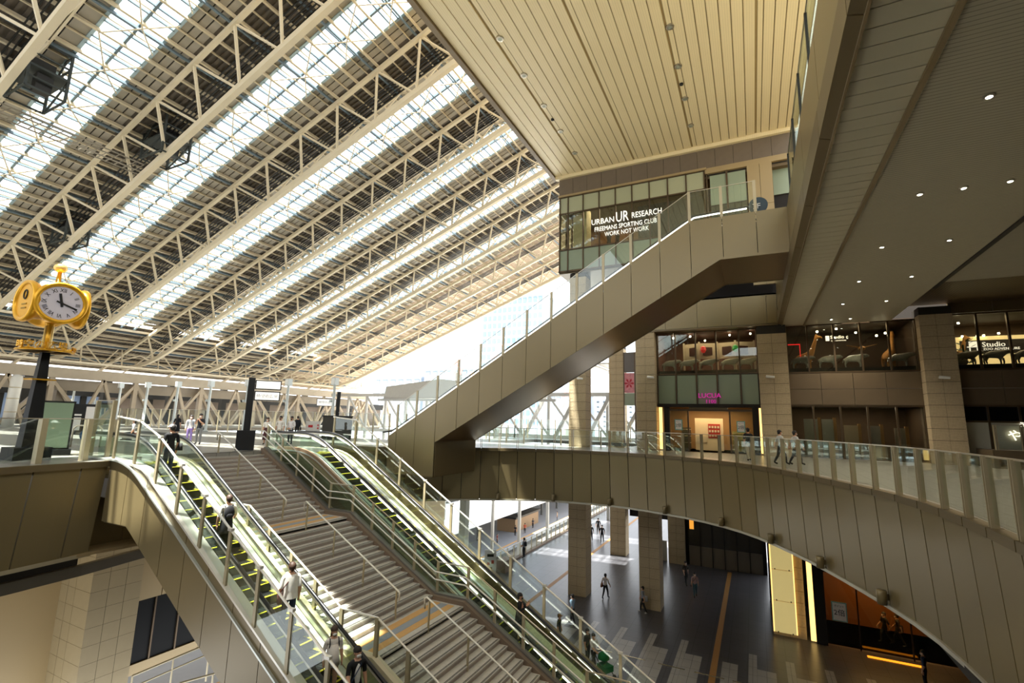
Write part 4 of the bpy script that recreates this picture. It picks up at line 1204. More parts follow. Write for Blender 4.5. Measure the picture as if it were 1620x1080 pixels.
# ---- maintenance cradles and the lattice gangway between two trusses
def cradle(x, y, z, s, label):
    t = thing('maintenance_cradle', (x, y, z), label, 'maintenance cradle', 'roof maintenance cradles')
    GR = mat('cradle_grey', '#3a3f3c', .6, .3)
    MB().box(x - 1.4 * s, x + 1.4 * s, y - .9 * s, y + .9 * s, z, z + .12).build('platform', GR, t)
    for sx in (-1, 1):
        for sy in (-1, 1):
            MB().bar((x + sx * 1.3 * s, y + sy * .85 * s, z - 1.2 * s), (x + sx * 1.3 * s, y + sy * .85 * s, z + 2.2 * s), .12, .12).build('upright', GR, t)
        for zz in (-1.2, -.6, .8, 1.6, 2.2):
            MB().bar((x + sx * 1.3 * s, y - .85 * s, z + zz * s), (x + sx * 1.3 * s, y + .85 * s, z + zz * s), .09, .09).build('rail', GR, t)
    for sy in (-1, 1):
        for zz in (-1.2, .8, 1.6, 2.2):
            MB().bar((x - 1.3 * s, y + sy * .85 * s, z + zz * s), (x + 1.3 * s, y + sy * .85 * s, z + zz * s), .09, .09).build('rail', GR, t)
        MB().bar((x - 1.3 * s, y + sy * .85 * s, z - 1.2 * s), (x + 1.3 * s, y + sy * .85 * s, z + .05), .08, .08).build('brace', GR, t)
        MB().bar((x - 1.3 * s, y + sy * .85 * s, z + .1), (x + 1.3 * s, y + sy * .85 * s, z + 2.2 * s), .08, .08).build('brace', GR, t)
    MB().box(x - .6 * s, x + .5 * s, y - .5 * s, y + .5 * s, z + .12, z + 1.0 * s).build('hoist_box', DARKM, t)
    MB().box(x + .55 * s, x + 1.1 * s, y - .4 * s, y + .3 * s, z - 1.1 * s, z - .1).build('motor', DARKM, t)
cradle(-35.6, 9.9, zc(-35.6) + 1.2, 1.0, 'dark lattice maintenance cradle under the roof at the upper left corner')
cradle(-36.2, 17.0, zc(-36.2) + 1.6, 1.0, 'dark lattice maintenance cradle hanging at the second truss')
cradle(-48.0, 16.9, zc(-48) + 1.4, .85, 'smaller dark maintenance cradle farther down the second truss')
t = thing('gangway', (-38, 13, zc(-38)), 'narrow pale lattice gangway slung between the first two trusses', 'gangway')
a, c = V(-38.2, 9.2, zc(-38.2) + .4), V(-38.2, 16.6, zc(-38.2) + .4)
GW = mat('gangway_grey', '#9a917f', .6)
for dx in (-.3, .3):
    for dz in (0, .6):
        MB().bar(a + V(dx, 0, dz), c + V(dx, 0, dz), .07, .07).build('rail', GW, t)
for i in range(16):
    p = a + (c - a) * i / 15
    MB().bar(p + V(-.3, 0, 0), p + V(.3, 0, 0), .05, .05).build('rung', GW, t)
    if i < 15:
        q_ = a + (c - a) * (i + 1) / 15
        MB().bar(p + V(.3, 0, 0), q_ + V(.3, 0, .6), .05, .05).build('lattice_bar', GW, t)

# ---- low southern edge of the roof: longitudinal girder, raking struts
sg = thing('south_girder', (-68, 30, 6), 'longitudinal concrete coloured girder carrying the low end of the roof', 'girder')
MB().box(-68.4, -67.6, -8, 72, 5.2, 6.3).build('girder', mat('girder', '#a99c86', .7, 0, .15, 1), sg)
MB().box(-69.2, -68.6, -8, 72, 3.9, 5.1).build('rear_girder', mat('girder2', '#8f8370', .7, 0, .15, 1), sg)
MB().box(-67.4, -67.2, -8, 72, 6.9, 7.15).build('upper_tube', TRUSS, sg)
for k in range(-1, 9):
    y = yk(k)
    f = thing('support_frame', (-68, y, 0), 'raking steel support frame under the low roof end, %s from the left' % ('first second third fourth fifth sixth seventh eighth ninth tenth'.split()[k + 1]), 'support frame', 'roof support frames')
    ST = mat('strut_tan', '#a3937a', .5, .1)
    MB().bar((-68, y, 0), (-68, y, 5.2), .45, .45).build('post', ST, f)
    MB().bar((-68, y, 5.0), (-67.6, y - 3.6, 0.2), .32, .32).build('strut', ST, f)
    MB().bar((-68, y, 5.0), (-67.6, y + 3.6, 0.2), .32, .32).build('strut', ST, f)
    MB().bar((-71, y + 2, 0), (-71, y + 2, 5.0), .9, .9).build('rear_column', mat('rear_concrete', '#8d8272', .7), f)
    MB().bar((-70.5, y + 4, 0), (-70.5, y + 1.2, 5.0), .3, .3).build('rear_strut', ST, f)
    MB().bar((-70.5, y - 2, 0), (-70.5, y + 1.2, 5.0), .3, .3).build('rear_strut', ST, f)
    MB().bar((-66.4, y + 2.2, 0), (-66.4, y + 4.0, 5.2), .28, .28).build('front_strut', ST, f)
    MB().bar((-66.4, y + 5.8, 0), (-66.4, y + 4.0, 5.2), .28, .28).build('front_strut', ST, f)
    MB().bar((-77, y + 1, 0), (-77, y + 1, 6), .8, .8).build('dark_post', DARKM, f)
    for dz, dy in ((0, -4), (0, 4)):
        MB().tube((-67.5, y + dy, 7.0), (-68, y, 9.8 if False else 8.6), .09, .09, 6).build('eaves_strut', TRUSS, f)
        MB().tube((-67.5, y + dy, 7.0), (-68, y + dy * .5, 9.6), .08, .08, 6).build('eaves_strut', TRUSS, f)
        MB().tube((-67.5, y + dy * .5, 7.0), (-68, y + dy * .5, 9.6), .08, .08, 6).build('eaves_strut', TRUSS, f)
sw = thing('wall_south', (-80, 30, 0), kind='structure')
MB().box(-80, -79.6, -30, 34, -1, 3.6).build('blue_glazing', mat('blue_hoarding', '#7f93b4', .4, 0, .2, .4), sw)
MB().box(-80, -79.6, 34, 90, -1, 3.6).build('brown_hoarding', mat('brown_hoarding', '#6a5d50', .6, 0, .3, .6), sw)
for i in range(14):
    MB().box(-79.6, -79.3, -24 + i * 8, -23.4 + i * 8, -1, 5.2).build('mullion', DARKM, sw)
MB().box(-80, -78.8, -30, 90, 3.6, 4.8).build('dark_beam', DARKM, sw)
MB().box(-80, -76, -30, 21, 5.4, 7.5).build('dark_canopy', DARKM, sw)
MB().box(-80, -77, -30, 90, -.4, 0).build('rear_floor', mat('rear_floor', '#8d8a84', .5), sw)
MB().box(-77, -76, -30, 90, -.3, -.02).build('rear_floor', MATS['rear_floor'], sw)
# ================================================================== STAIRS AND ESCALATORS
XB = -19.05; SL = 0.595; XE = XB - Z3 / SL          # top bend, slope, foot
def st(X):                                        # nosing line of the two escalators
    if X < XB: return 0.0
    if X > XE: return Z3
    return -SL * (X - XB)
def profile(dz, x0=-21.9, x1=None, rnd=1.0, n=7, dzl=None):
    """(X, z) polyline that follows an escalator with rounded bends"""
    x1 = x1 if x1 is not None else XE + 2.2
    dzl = dz if dzl is None else dzl
    P = [(x0, dz)]
    for i in range(n + 1):
        t = i / n; a = (1 - t) ** 2; b_ = 2 * t * (1 - t); c = t * t
        P.append((a * (XB - rnd) + b_ * XB + c * (XB + rnd * .86), a * dz + b_ * dz + c * (dz - SL * rnd * .86)))
    for i in range(n + 1):
        t = i / n; a = (1 - t) ** 2; b_ = 2 * t * (1 - t); c = t * t
        P.append((a * (XE - rnd * .86) + b_ * XE + c * (XE + rnd), a * (Z3 + dz + SL * rnd * .86) + b_ * (Z3 + dz) + c * (Z3 + dz)))
    P.append((x1, Z3 + dz))
    return P
def band(y0, y1, da, db, x0=-21.9, x1=None):
    """solid between two parallel profiles"""
    A = profile(da, x0, x1); B = profile(db, x0, x1)
    b_ = MB(); n = len(A)
    for (x, z), (x2, z2) in zip(A, B):
        b_.v += [(x, y0, z), (x, y1, z), (x2, y1, z2), (x2, y0, z2)]
    for i in range(n - 1):
        for k in range(4):
            a = i * 4 + k; c = i * 4 + (k + 1) % 4
            b_.f.append((a, c, c + 4, a + 4)); b_.m.append(0)
    b_.f += [(0, 3, 2, 1), (4 * (n - 1), 4 * (n - 1) + 1, 4 * (n - 1) + 2, 4 * (n - 1) + 3)]; b_.m += [0, 0]
    return b_
# comb step with yellow edge lines
def step_meshes(w):
    tread = MB()
    n = 10
    tread.prism([(0, 0), (.42, 0), (.42, -.24), (.36, -.24), (.36, -.04), (0, -.04)], 'y', 0, w)
    for i in range(n):
        tread.box(0.02, .40, (i + .2) * w / n, (i + .65) * w / n, 0, .012)
    edge = MB().box(.37, .425, 0, w, .002, .018).box(0.0, .40, 0, .04, .004, .017).box(0.0, .40, w - .04, w, .004, .017)
    return tread.mesh('step', ESCB), edge.mesh('yellow_edge', YEL)
def escalator(label, yl, yr, lights):
    t = thing('escalator', (XB, yl, 0), label, 'escalator')
    w = yr - yl - .36
    tm, em = step_meshes(w)
    for y in (yl, yr):
        s_ = 1 if y == yl else -1
        MB().path([(x, y, z) for x, z in profile(.9, -22.2, XE + 2.5)], .055, 8).build('handrail', BLACKR, t, True)
        band(y - .03, y + .03, .78, .85, -22.2, XE + 2.5).build('handrail_track', STEELW, t)
        band(y - .008, y + .008, .12, .79, -21.9).build('glass_balustrade', GLASSG, t)
        band(y + s_ * .02, y + s_ * .17, -.22, .1, -21.9).build('skirt', ESCW, t)
        band(y - s_ * .03, y - s_ * .42, .02, .08, -21.9).build('deck_cover', ESCW if s_ > 0 else CREAMP, t)
        if lights:
            pr = profile(.72, -22, XE + 2)
            L = [Vector((x, y, z)) for x, z in pr]
            L = resample(L, .25)
            for i in range(6, len(L) - 6, 5):
                MB().bar(L[i] + V(0, s_ * -.02, .05), L[i + 4] + V(0, s_ * -.02, .05), .05, .05).build('light_tube', glow('handrail_light', '#fff8e8', 5.0), t)
    n = int((XE - XB) / .4)
    for i in range(-3, n + 2):
        X = XB + i * .4
        z = st(X + .2) - .1
        o = inst('step', tm, t, (X, yl + .18, z))
        o2 = bpy.data.objects.new('yellow_edge', em); COL.objects.link(o2); o2.parent = o
    band(yl - .3, yr + .3, -1.25, -.6, -21.9).build('truss_casing', BEIGE2, t)
    MB().box(-24.5, -22.4, yl - .1, yr + .1, .005, .02).build('landing_plate', STEEL, t)
    return t
e1 = escalator('left escalator with yellow step edges and people riding beside the stairs', 9.62, 11.02, False)
e2 = escalator('right escalator with bright handrail light strips beyond the stairs', 17.1, 18.65, True)
# outer cladding of the left escalator
cl = thing('escalator_cladding', (-15, 9.5, -5), 'beige panelled outer side of the left escalator', 'cladding')
YC = 9.3
def zt(X):
    X = min(X, XE)
    if X < XB + 1.0:
        t_ = max(0, (X + 20.2) / (XB + 1.0 + 20.2)); return .02 - .18 * t_ * t_ - .05 * t_
    return st(X) + .38
def zb_(X):
    return max(min(-2.0, st(X) - 1.75), Z3)
x = -20.18
while x < XE + 1.5:
    x2 = x + 1.22
    n = 4
    xs4 = [x + .012 + (1.22 - .024) * i / n for i in range(n + 1)]
    MB().prism([(q_, zb_(q_)) for q_ in xs4] + [(q_, zt(q_)) for q_ in reversed(xs4)], 'y', YC - .03, YC + .03).build('cladding_panel', BEIGE, cl)
    x = x2
XL = [-20.15 + .25 * i for i in range(80) if -20.15 + .25 * i < XE + 1.4]
def rib(y0, y1, f0, f1):
    b__ = MB()
    for X_ in XL: b__.v += [(X_, y0, f0(X_)), (X_, y1, f0(X_)), (X_, y1, f1(X_)), (X_, y0, f1(X_))]
    for i in range(len(XL) - 1):
        for k_ in range(4):
            a_ = i * 4 + k_; c_ = i * 4 + (k_ + 1) % 4
            b__.f.append((a_, c_, c_ + 4, a_ + 4)); b__.m.append(0)
    e_ = 4 * (len(XL) - 1); b__.f += [(0, 3, 2, 1), (e_, e_ + 1, e_ + 2, e_ + 3)]; b__.m += [0, 0]
    return b__
rib(YC + .04, YC + .07, lambda X_: zb_(X_) + .02, lambda X_: zt(X_) - .03).build('joint_backing', JOINT, cl)
rib(YC - .06, YC + .3, zt, lambda X_: zt(X_) + .07).build('steel_ledge', STEELW, cl)
rib(YC + .1, YC + .3, lambda X_: zt(X_) - .9, lambda X_: zt(X_)).build('inner_casing', BEIGE2, cl)
rib(YC + .03, 11.3, lambda X_: zb_(X_) - .05, lambda X_: zb_(X_) + .05).build('underside', BEIGE2, cl)
# sloping tall guards
def sloped_guard(name, y, dz0, h, xs__, label, rail=STEELW, post=FIN, pw=.11, dzf=None, gl=None):
    f = dzf or (lambda X: st(X))
    t = thing(name, (xs__[0], y, f(xs__[0])), label, 'glass railing')
    for X in xs__:
        z = f(X) + dz0
        MB().box(X - pw / 2, X + pw / 2, y - .03, y + .03, z - .15, z + h).build('post', post, t)
        MB().box(X - pw / 2 - .03, X + pw / 2 + .03, y - .05, y + .05, z + h - .02, z + h + .05).build('bracket', rail, t)
    for a, c in zip(xs__, xs__[1:]):
        za, zc_ = f(a) + dz0, f(c) + dz0
        MB().hexa([(a + .07, y - .008, za + .06), (c - .07, y - .008, zc_ + .06), (c - .07, y + .008, zc_ + .06), (a + .07, y + .008, za + .06)],
                  [(a + .07, y - .008, za + h - .03), (c - .07, y - .008, zc_ + h - .03), (c - .07, y + .008, zc_ + h - .03), (a + .07, y + .008, za + h - .03)]).build('glass_pane', gl or GLASS, t)
    MB().path([(X, y, f(X) + dz0 + h) for X in xs__], .035, 8).build('top_rail', rail, t)
    return t
sloped_guard('sloping_balustrade', 9.3, .05, 1.4, [-20.1 + 1.35 * i for i in range(14)], 'tall sloping glass balustrade on the outer side of the left escalator', dzf=lambda X: zt(X) + .05)
sloped_guard('sloping_balustrade', 19.5, .2, 1.5, [-20.4 + 1.55 * i for i in range(12)], 'tall sloping glass balustrade on the far side of the right escalator')
band(19.4, 20.0, -1.2, .2, -21.2).build('side_beam', BEIGE2, e2)

# ---- stairs: four flights of sixteen, landings between
S_TOP = -21.46; RS = .153; TR = .302
flights = []; X = S_TOP; z = 0.0
sx = thing('staircase', (-13, 14, Z3), 'broad grey stone staircase between the two escalators', 'staircase')
SY0, SY1 = 11.55, 16.0
stm = MB().box(0, TR + .03, 0, SY1 - SY0, -.05, 0).box(.03, TR + .03, 0.001, SY1 - SY0 - .001, -RS - .02, -.05, 1).box(.04, .075, 0.05, SY1 - SY0 - .05, 0, .003, 2).mesh('step', [STEP, RISER, JOINT])
# mesh runs towards -X from its riser face: build so that front (nosing) is at +X
stm = MB().box(-TR, .02, 0, SY1 - SY0, -.05, 0).box(-TR, 0, .002, SY1 - SY0 - .002, -RS, -.05, 1).box(-.07, -.045, .05, SY1 - SY0 - .05, 0, .003, 2).box(-.03, -.012, .05, SY1 - SY0 - .05, 0, .003, 2).mesh('step', [STEP, RISER, JOINT])
jt = [.8, 1.65, 2.5]
prof_st = [(-23, 0), (S_TOP, 0)]
for f in range(4):
    n = 16
    for i in range(n):
        inst('step', stm, sx, (X, SY0, z))
        for q_ in jt:
            pass
        X += TR; z -= RS
    prof_st += [(X - TR, z + RS * 0)]
    if f < 3:
        L = 1.35
        prof_st[-1] = (X - TR + .0, z)
        MB().box(X - TR, X - TR + L, SY0, SY1, z - .12, z - .001).build('landing', STEP, sx)
        for kk, (a, m_) in enumerate(((.18, TACT), (.48, TACTG), (.78, TACT))):
            MB().box(X - TR + a, X - TR + a + .28, SY0 + .1, SY1 - .12, z - .001, z + .006).build('tactile_band', m_, sx)
        X += L - TR
        prof_st.append((X, z)); X += 0
        X += TR * 0
        X = X
    flights.append((X, z))
prof_st.append((X + 2, Z3))
def sz(Xq):
    for (a, za), (c, zc_) in zip(prof_st, prof_st[1:]):
        if a <= Xq <= c: return za + (zc_ - za) * (Xq - a) / max(c - a, 1e-6)
    return Z3
# curb and glazed parapet on the far side of the stairs
b_ = MB()
pp = [p for p in prof_st if p[0] > -22.5]
pp = [(-21.8, 0.0)] + pp[1:] if pp[0][0] > -21.8 else pp
P2 = [(a, c + .18) for a, c in prof_st[1:]]
poly = P2 + [(P2[-1][0], Z3), (P2[-1][0] - 3, Z3), (P2[0][0], -1.6)]
def ribbon(y0, y1, d0, d1, pts=None):
    pts = pts or prof_st[1:]
    b__ = MB()
    for x_, z_ in pts: b__.v += [(x_, y0, z_ + d0), (x_, y1, z_ + d0), (x_, y1, z_ + d1), (x_, y0, z_ + d1)]
    for i in range(len(pts) - 1):
        for k_ in range(4):
            a = i * 4 + k_; c = i * 4 + (k_ + 1) % 4
            b__.f.append((a, c, c + 4, a + 4)); b__.m.append(0)
    b__.f += [(0, 3, 2, 1), tuple(4 * (len(pts) - 1) + i for i in range(4))]; b__.m += [0, 0]
    return b__
ribbon(16.0, 16.16, -.6, .14).build('curb', CURB, sx)
ribbon(16.16, 16.4, -.6, .2).build('kerb_channel', mat('grey_channel', '#77716a', .5, .2), sx)
ribbon(11.3, 11.55, -.8, .12).build('curb', CREAMP, sx)
ribbon(11.25, 16.3, -1.3, -.6).build('soffit', BEIGE2, sx)
band(16.5, 17.0, -.5, -.05, -21.2).build('sloping_infill', mat('olive_infill', '#6e6a4c', .5), e2)
band(16.7, 16.82, -.4, .22, -21.2).build('brown_side_panel', mat('brown_side', '#8d745a', .5), e2)
gl = thing('stair_parapet', (-21, 16.3, 0), 'glass parapet with two steel handrails between the stairs and the right escalator', 'glass railing')
pk = []
for (a, za), (c, zc_) in zip(prof_st[1:], prof_st[2:]):
    n = max(1, round((c - a) / 1.25))
    for i in range(n): pk.append(a + (c - a) * i / n)
for a, c in zip(pk, pk[1:]):
    za, zc_ = sz(a) + .2, sz(c) + .2
    MB().hexa([(a + .06, 16.29, za), (c - .06, 16.29, zc_), (c - .06, 16.306, zc_), (a + .06, 16.306, za)], [(a + .06, 16.29, za + 1.0), (c - .06, 16.29, zc_ + 1.0), (c - .06, 16.306, zc_ + 1.0), (a + .06, 16.306, za + 1.0)]).build('glass_pane', GLASSG, gl)
for a in pk:
    MB().box(a - .05, a + .05, 16.27, 16.33, sz(a), sz(a) + 1.25).build('post', FIN, gl)
for dz, y in ((.95, 16.1), (.68, 16.1)):
    MB().path([(-21.9, y, dz)] + [(x_, y, z_ + dz) for x_, z_ in prof_st[1:]], .028, 8).build('handrail', STEELW, gl, True)
MB().path([(x_, 16.3, z_ + 1.25) for x_, z_ in prof_st[1:]], .025, 6).build('top_rail', STEEL, gl)
gl = thing('stair_parapet', (-21, 11.43, 0), 'glass parapet between the left escalator and the stairs', 'glass railing')
pk2 = [p for p in pk if p > -18]
for a, c in zip(pk2, pk2[1:]):
    za, zc_ = sz(a) + .12, sz(c) + .12
    MB().hexa([(a + .06, 11.43, za), (c - .06, 11.43, zc_), (c - .06, 11.446, zc_), (a + .06, 11.446, za)], [(a + .06, 11.43, za + .95), (c - .06, 11.43, zc_ + .95), (c - .06, 11.446, zc_ + .95), (a + .06, 11.446, za + .95)]).build('glass_pane', GLASS, gl)
for a in pk2:
    MB().box(a - .06, a + .06, 11.40, 11.48, sz(a), sz(a) + 1.1).build('post', FIN, gl)
MB().path([(a, 11.43, sz(a) + 1.1) for a in pk2], .03, 8).build('top_rail', STEELW, gl)
# centre handrails, one per flight
nm_ = ['topmost', 'second', 'third', 'lowest']
for f in range(4):
    a = prof_st[1 + 2 * f]; c = prof_st[2 + 2 * f] if f < 3 else prof_st[-2]
    x0, x1 = a[0] - .15, c[0] + .05
    z0, z1 = a[1], c[1]
    t = thing('centre_handrail', (x0, 14.0, z0), 'steel handrail in the middle of the %s stair flight' % nm_[f], 'handrail', 'stair centre handrails')
    yc = 13.9
    MB().path([(x0 - .02, yc, z0 + .55), (x0 - .04, yc, z0 + .85), (x0 + .05, yc, z0 + .9), (x1, yc, z1 + .9), (x1 + .08, yc, z1 + .84), (x1 + .06, yc, z1 + .6)], .03, 8).build('rail', STEELW, t, True)
    for i in range(4):
        xx = x0 + .15 + (x1 - x0 - .2) * i / 3; zz = z0 + (z1 - z0) * (xx - x0) / (x1 - x0)
        MB().tube((xx, yc, zz - .12), (xx, yc, zz + .88), .035, .035, 8).build('post', FIN, t)
        MB().lathe([(.07, 0), (.07, .03)], (xx, yc, zz - .14), 10).build('foot', DARKM, t)

# ---- the escalator rising to the upper walkway
de = thing('rising_escalator', (-18.7, 24, 0), 'beige clad covered escalator rising from the deck to the upper walkway', 'escalator')
def dt_(X): return 0.75 + (X + 18.7) * (10.87 - .75) / (18.7 - 2.17) if X < -2.17 else 10.87
def db_(X):
    if X < -15.5: return -1.3
    if X < -0.95: return .5 + (X + 15.5) * (8.9 - .5) / (15.5 - .95)
    return 8.9
jx = [-18.75, -18.2, -16.9, -15.55] + [-15.55 + 1.34 * i for i in range(1, 14)]
jx = [j for j in jx if j < 1.6] + [1.72]
for y0, y1 in ((22.0, 22.08), (26.22, 26.3)):
    for a, c in zip(jx, jx[1:]):
        xs__ = sorted(set([a + .012, c - .012] + [q_ for q_ in (-15.5, -2.17, -.95) if a < q_ < c]))
        for p, q_ in zip(xs__, xs__[1:]):
            pass
        e_ = 1e-4
        topl = [(q_, dt_(q_)) for q_ in xs__]
        botl = []
        for q_ in xs__:
            if abs(q_ + 15.5) < 1e-6: botl += [(q_, -1.3), (q_ + e_, .5)]
            else: botl.append((q_, db_(q_)))
        MB().prism(botl + list(reversed(topl)), 'y', y0, y1).build('side_panel', BEIGE, de)
ry = ribbed('escalator_soffit', '#8a7458', 'Y', .12, .4, .3, .5, .7)
b_ = MB()
b_.prism([(-15.5, .52), (-.95, 8.92), (-.95, 9.05), (-15.5, .65)], 'y', 22.09, 26.21).build('soffit', ry, de)
MB().box(-.95, 1.72, 22.09, 26.21, 8.92, 9.05).build('soffit', ry, de)
MB().box(-15.55, -15.5, 22.0, 26.3, -1.3, .55).build('end_panel', BEIGE2, de)
MB().box(-18.74, -15.55, 22.09, 26.21, -1.3, -1.2).build('base_soffit', BEIGE2, de)
b_ = MB(); b_.prism([(-18.7, .3), (-2.17, 10.4), (1.7, 10.4), (1.7, 10.2), (-2.1, 10.2), (-18.7, 0.05)], 'y', 22.1, 26.2); b_.build('inner_deck', JOINT, de)
gx = [-18.2] + [j for j in jx if -18 < j < 1.2]
for y in (22.04, 26.26):
    nm2 = 'near' if y < 24 else 'far'
    t = thing('sloping_balustrade', (-18.2, y, dt_(-18.2)), 'glass balustrade on the %s side of the escalator rising to the upper walkway' % nm2, 'glass railing')
    for X in gx:
        MB().box(X - .06, X + .06, y - .03, y + .03, dt_(X) - .1, dt_(X) + 1.45).build('post', FIN, t)
    for a, c in zip(gx, gx[1:]):
        MB().hexa([(a + .07, y - .008, dt_(a) + .02), (c - .07, y - .008, dt_(c) + .02), (c - .07, y + .008, dt_(c) + .02), (a + .07, y + .008, dt_(a) + .02)],
                  [(a + .07, y - .008, dt_(a) + 1.4), (c - .07, y - .008, dt_(c) + 1.4), (c - .07, y + .008, dt_(c) + 1.4), (a + .07, y + .008, dt_(a) + 1.4)]).build('glass_pane', GLASS, t)
    MB().path([(X, y, dt_(X) + 1.42) for X in gx], .02, 6).build('top_rail', STEEL, t)
HL = glow('handrail_light2', '#fff8ea', 3.0)
for y in (22.5, 24.0, 24.4, 25.8):
    hp = [(-19.6, y, .9), (-18.9, y, 1.0)] + [(X, y, dt_(X) + .35) for X in (-18, -14, -10, -6, -3.4, -2.6)] + [(-2.0, y, dt_(-2.0) + .42), (-1.2, y, dt_(-1.2) + .45), (.2, y, 11.35), (.6, y, 11.3), (.8, y, 11.1)]
    MB().path(hp, .05, 8).build('handrail', BLACKR, de, True)
    MB().path([(a_, b__, c_ - .08) for a_, b__, c_ in hp[1:-2]], .035, 6).build('handrail_light', HL if y < 23 else STEELW, de)
t = thing('floor_sign', (0.6, 22.2, 10.9), 'round dark floor sign with a seven at the top of the rising escalator', 'sign')
MB().tube((.65, 22.3, 11.25), (.65, 22.34, 11.25), .38, .38, 20).build('disc', mat('floor_disc', '#12303c', .4), t)
text('lettering', '7F', WHITE, t, (.42, 22.27, 11.1), .34, depth=.01)
# low plinth at the foot of the rising escalator
lp = thing('wall_landing', (-20, 21, 0), kind='structure')
MB().box(-20.3, -18.77, 21.2, 22.0, -.25, .12).build('plinth', BEIGE2, lp)
MB().box(-18.76, -15.55, 22.0, 26.3, -1.35, -1.3).build('block_soffit', BEIGE2, lp)
# ================================================================== THINGS ON THE UPPER DECK
def frame2(az):
    """axes for something facing azimuth az: forward, right"""
    f = V(math.cos(az), math.sin(az), 0); return f, V(-f.y, f.x, 0)
# ---- gold clock on a black post
CX, CY = -22.45, 7.8
ck = thing('clock_post', (CX, CY, 0), 'tall black post with a golden four faced clock on the left deck', 'clock')
MB().box(CX - .5, CX + .5, CY - .5, CY + .5, 0, .42).build('plinth', BLACK, ck)
b_ = MB(); b_.hexa([(CX - .24, CY - .24, .42), (CX + .24, CY - .24, .42), (CX + .24, CY + .24, .42), (CX - .24, CY + .24, .42)], [(CX - .11, CY - .11, 3.7), (CX + .11, CY - .11, 3.7), (CX + .11, CY + .11, 3.7), (CX - .11, CY + .11, 3.7)]); b_.build('post', mat('post_black', '#1b1c1c', .35, .2), ck)
MB().box(CX - .33, CX + .33, CY - .33, CY + .33, 2.72, 2.76).build('collar', GOLD, ck)
MB().lathe([(.2, 0), (.3, .05), (.2, .1), (.12, .12), (.12, 1.0), (.16, 1.05)], (CX, CY, 3.72), 12).build('gold_column', GOLD, ck, True)
for i in range(4):
    a = i * math.pi / 2 + .4
    MB().tube((CX + .13 * math.cos(a), CY + .13 * math.sin(a), 3.85), (CX + .13 * math.cos(a), CY + .13 * math.sin(a), 4.65), .035).build('column_rib', GOLDP, ck)
CZc = 5.42
hd = MB().lathe([(.25, -.5), (.52, -.42), (.6, 0), (.52, .42), (.25, .5)], (CX, CY, CZc), 16).build('clock_core', GOLD, ck, True)
FACE = mat('clock_face', '#e7e2ee', .4, 0, .02)
rom = ['XII', 'I', 'II', 'III', 'IV', 'V', 'VI', 'VII', 'VIII', 'IX', 'X', 'XI']
for n, az in enumerate((R(-6), R(-88), R(84), R(174))):
    f, r_ = frame2(az); c0 = V(CX, CY, CZc)
    def ring_pts_(rad, d, k=24): return [c0 + f * d + r_ * rad * math.cos(2 * math.pi * i / k) + V(0, 0, rad * math.sin(2 * math.pi * i / k)) for i in range(k)]
    prof = [(.56, .2), (.6, .5), (.70, .62), (.75, .74), (.73, .84), (.68, .86), (.61, .84), (.59, .78)]
    b_ = MB()
    for rad, d in prof: b_.v += [tuple(p) for p in ring_pts_(rad, d)]
    for i in range(len(prof) - 1):
        for k in range(24):
            a = i * 24 + k; c = i * 24 + (k + 1) % 24; b_.f.append((a, c, c + 24, a + 24)); b_.m.append(0)
    drum = b_.build('clock_drum', GOLD, ck, True)
    isdial = n != 1
    b_ = MB(); b_.v += [tuple(p) for p in ring_pts_(.6, .79)]; b_.v += [tuple(p) for p in ring_pts_(.6, .74)]
    b_.f = [tuple(range(24)), tuple(47 - i for i in range(24))]; b_.m = [0, 0]
    fc = b_.build('dial', FACE if isdial else GOLD, ck)
    if isdial:
        rz = az + math.pi / 2
        for i, s_ in enumerate(rom):
            th = R(90 - 30 * i)
            p = c0 + f * .795 + r_ * (.46 * math.cos(th)) + V(0, 0, .46 * math.sin(th))
            # numerals turned so that their feet point to the centre
            o = text('numeral', s_, BLACK, fc, (0, 0, 0), .19, depth=.004, align='CENTER', sx=.8)
            m3 = Matrix.Rotation(rz, 4, 'Z') @ Matrix.Rotation(R(90), 4, 'X') @ Matrix.Rotation(th - R(90), 4, 'Z')
            up = m3 @ V(0, -.07, 0)
            o.rotation_euler = m3.to_euler(); o.location = p + up - ORG[fc.name]
        for ang, L, w in ((-12, .34, .07), (110, .47, .05)):
            th = R(90 - ang); d = r_ * math.cos(th) + V(0, 0, math.sin(th)); q_ = c0 + f * .81
            MB().bar(q_ - d * .14, q_ + d * L, .02, w, up=d.cross(f)).build('hand', BLACK, fc)
        MB().tube(c0 + f * .8, c0 + f * .84, .045).build('hub', BLACK, fc)
    else:
        ring = MB(); ring.v = [tuple(p) for p in ring_pts_(.14, .8)] ; 
        q_ = c0 + f * .8
        MB().path([q_ + V(0, 0, .22) + (r_ * math.cos(2 * math.pi * i / 12) * .12 + V(0, 0, .16 * math.sin(2 * math.pi * i / 12))) for i in range(13)], .025, 5).build('emblem', DARKM, fc)
        for dz in (-.12, -.26):
            MB().bar(q_ - r_ * .16 + V(0, 0, dz), q_ + r_ * .16 + V(0, 0, dz), .02, .05).build('emblem', mat('dull_gold', '#a5801f', .5, .3), fc)
MB().lathe([(.2, 0), (.14, .1), (.2, .14), (.09, .2), (.06, .75)], (CX, CY, CZc + .5), 12).build('finial_stem', GOLD, ck, True)
MB().ellipsoid((CX, CY, CZc + 1.4), .2, .2, .17, 14, 8).build('finial_ball', GOLDP, ck, True)
gr = MB().lathe([(.78, 0), (.8, .03), (.78, .06), (.7, .06), (.7, 0)], (CX, CY, 3.72), 24).build('letter_ring', GOLD, ck)
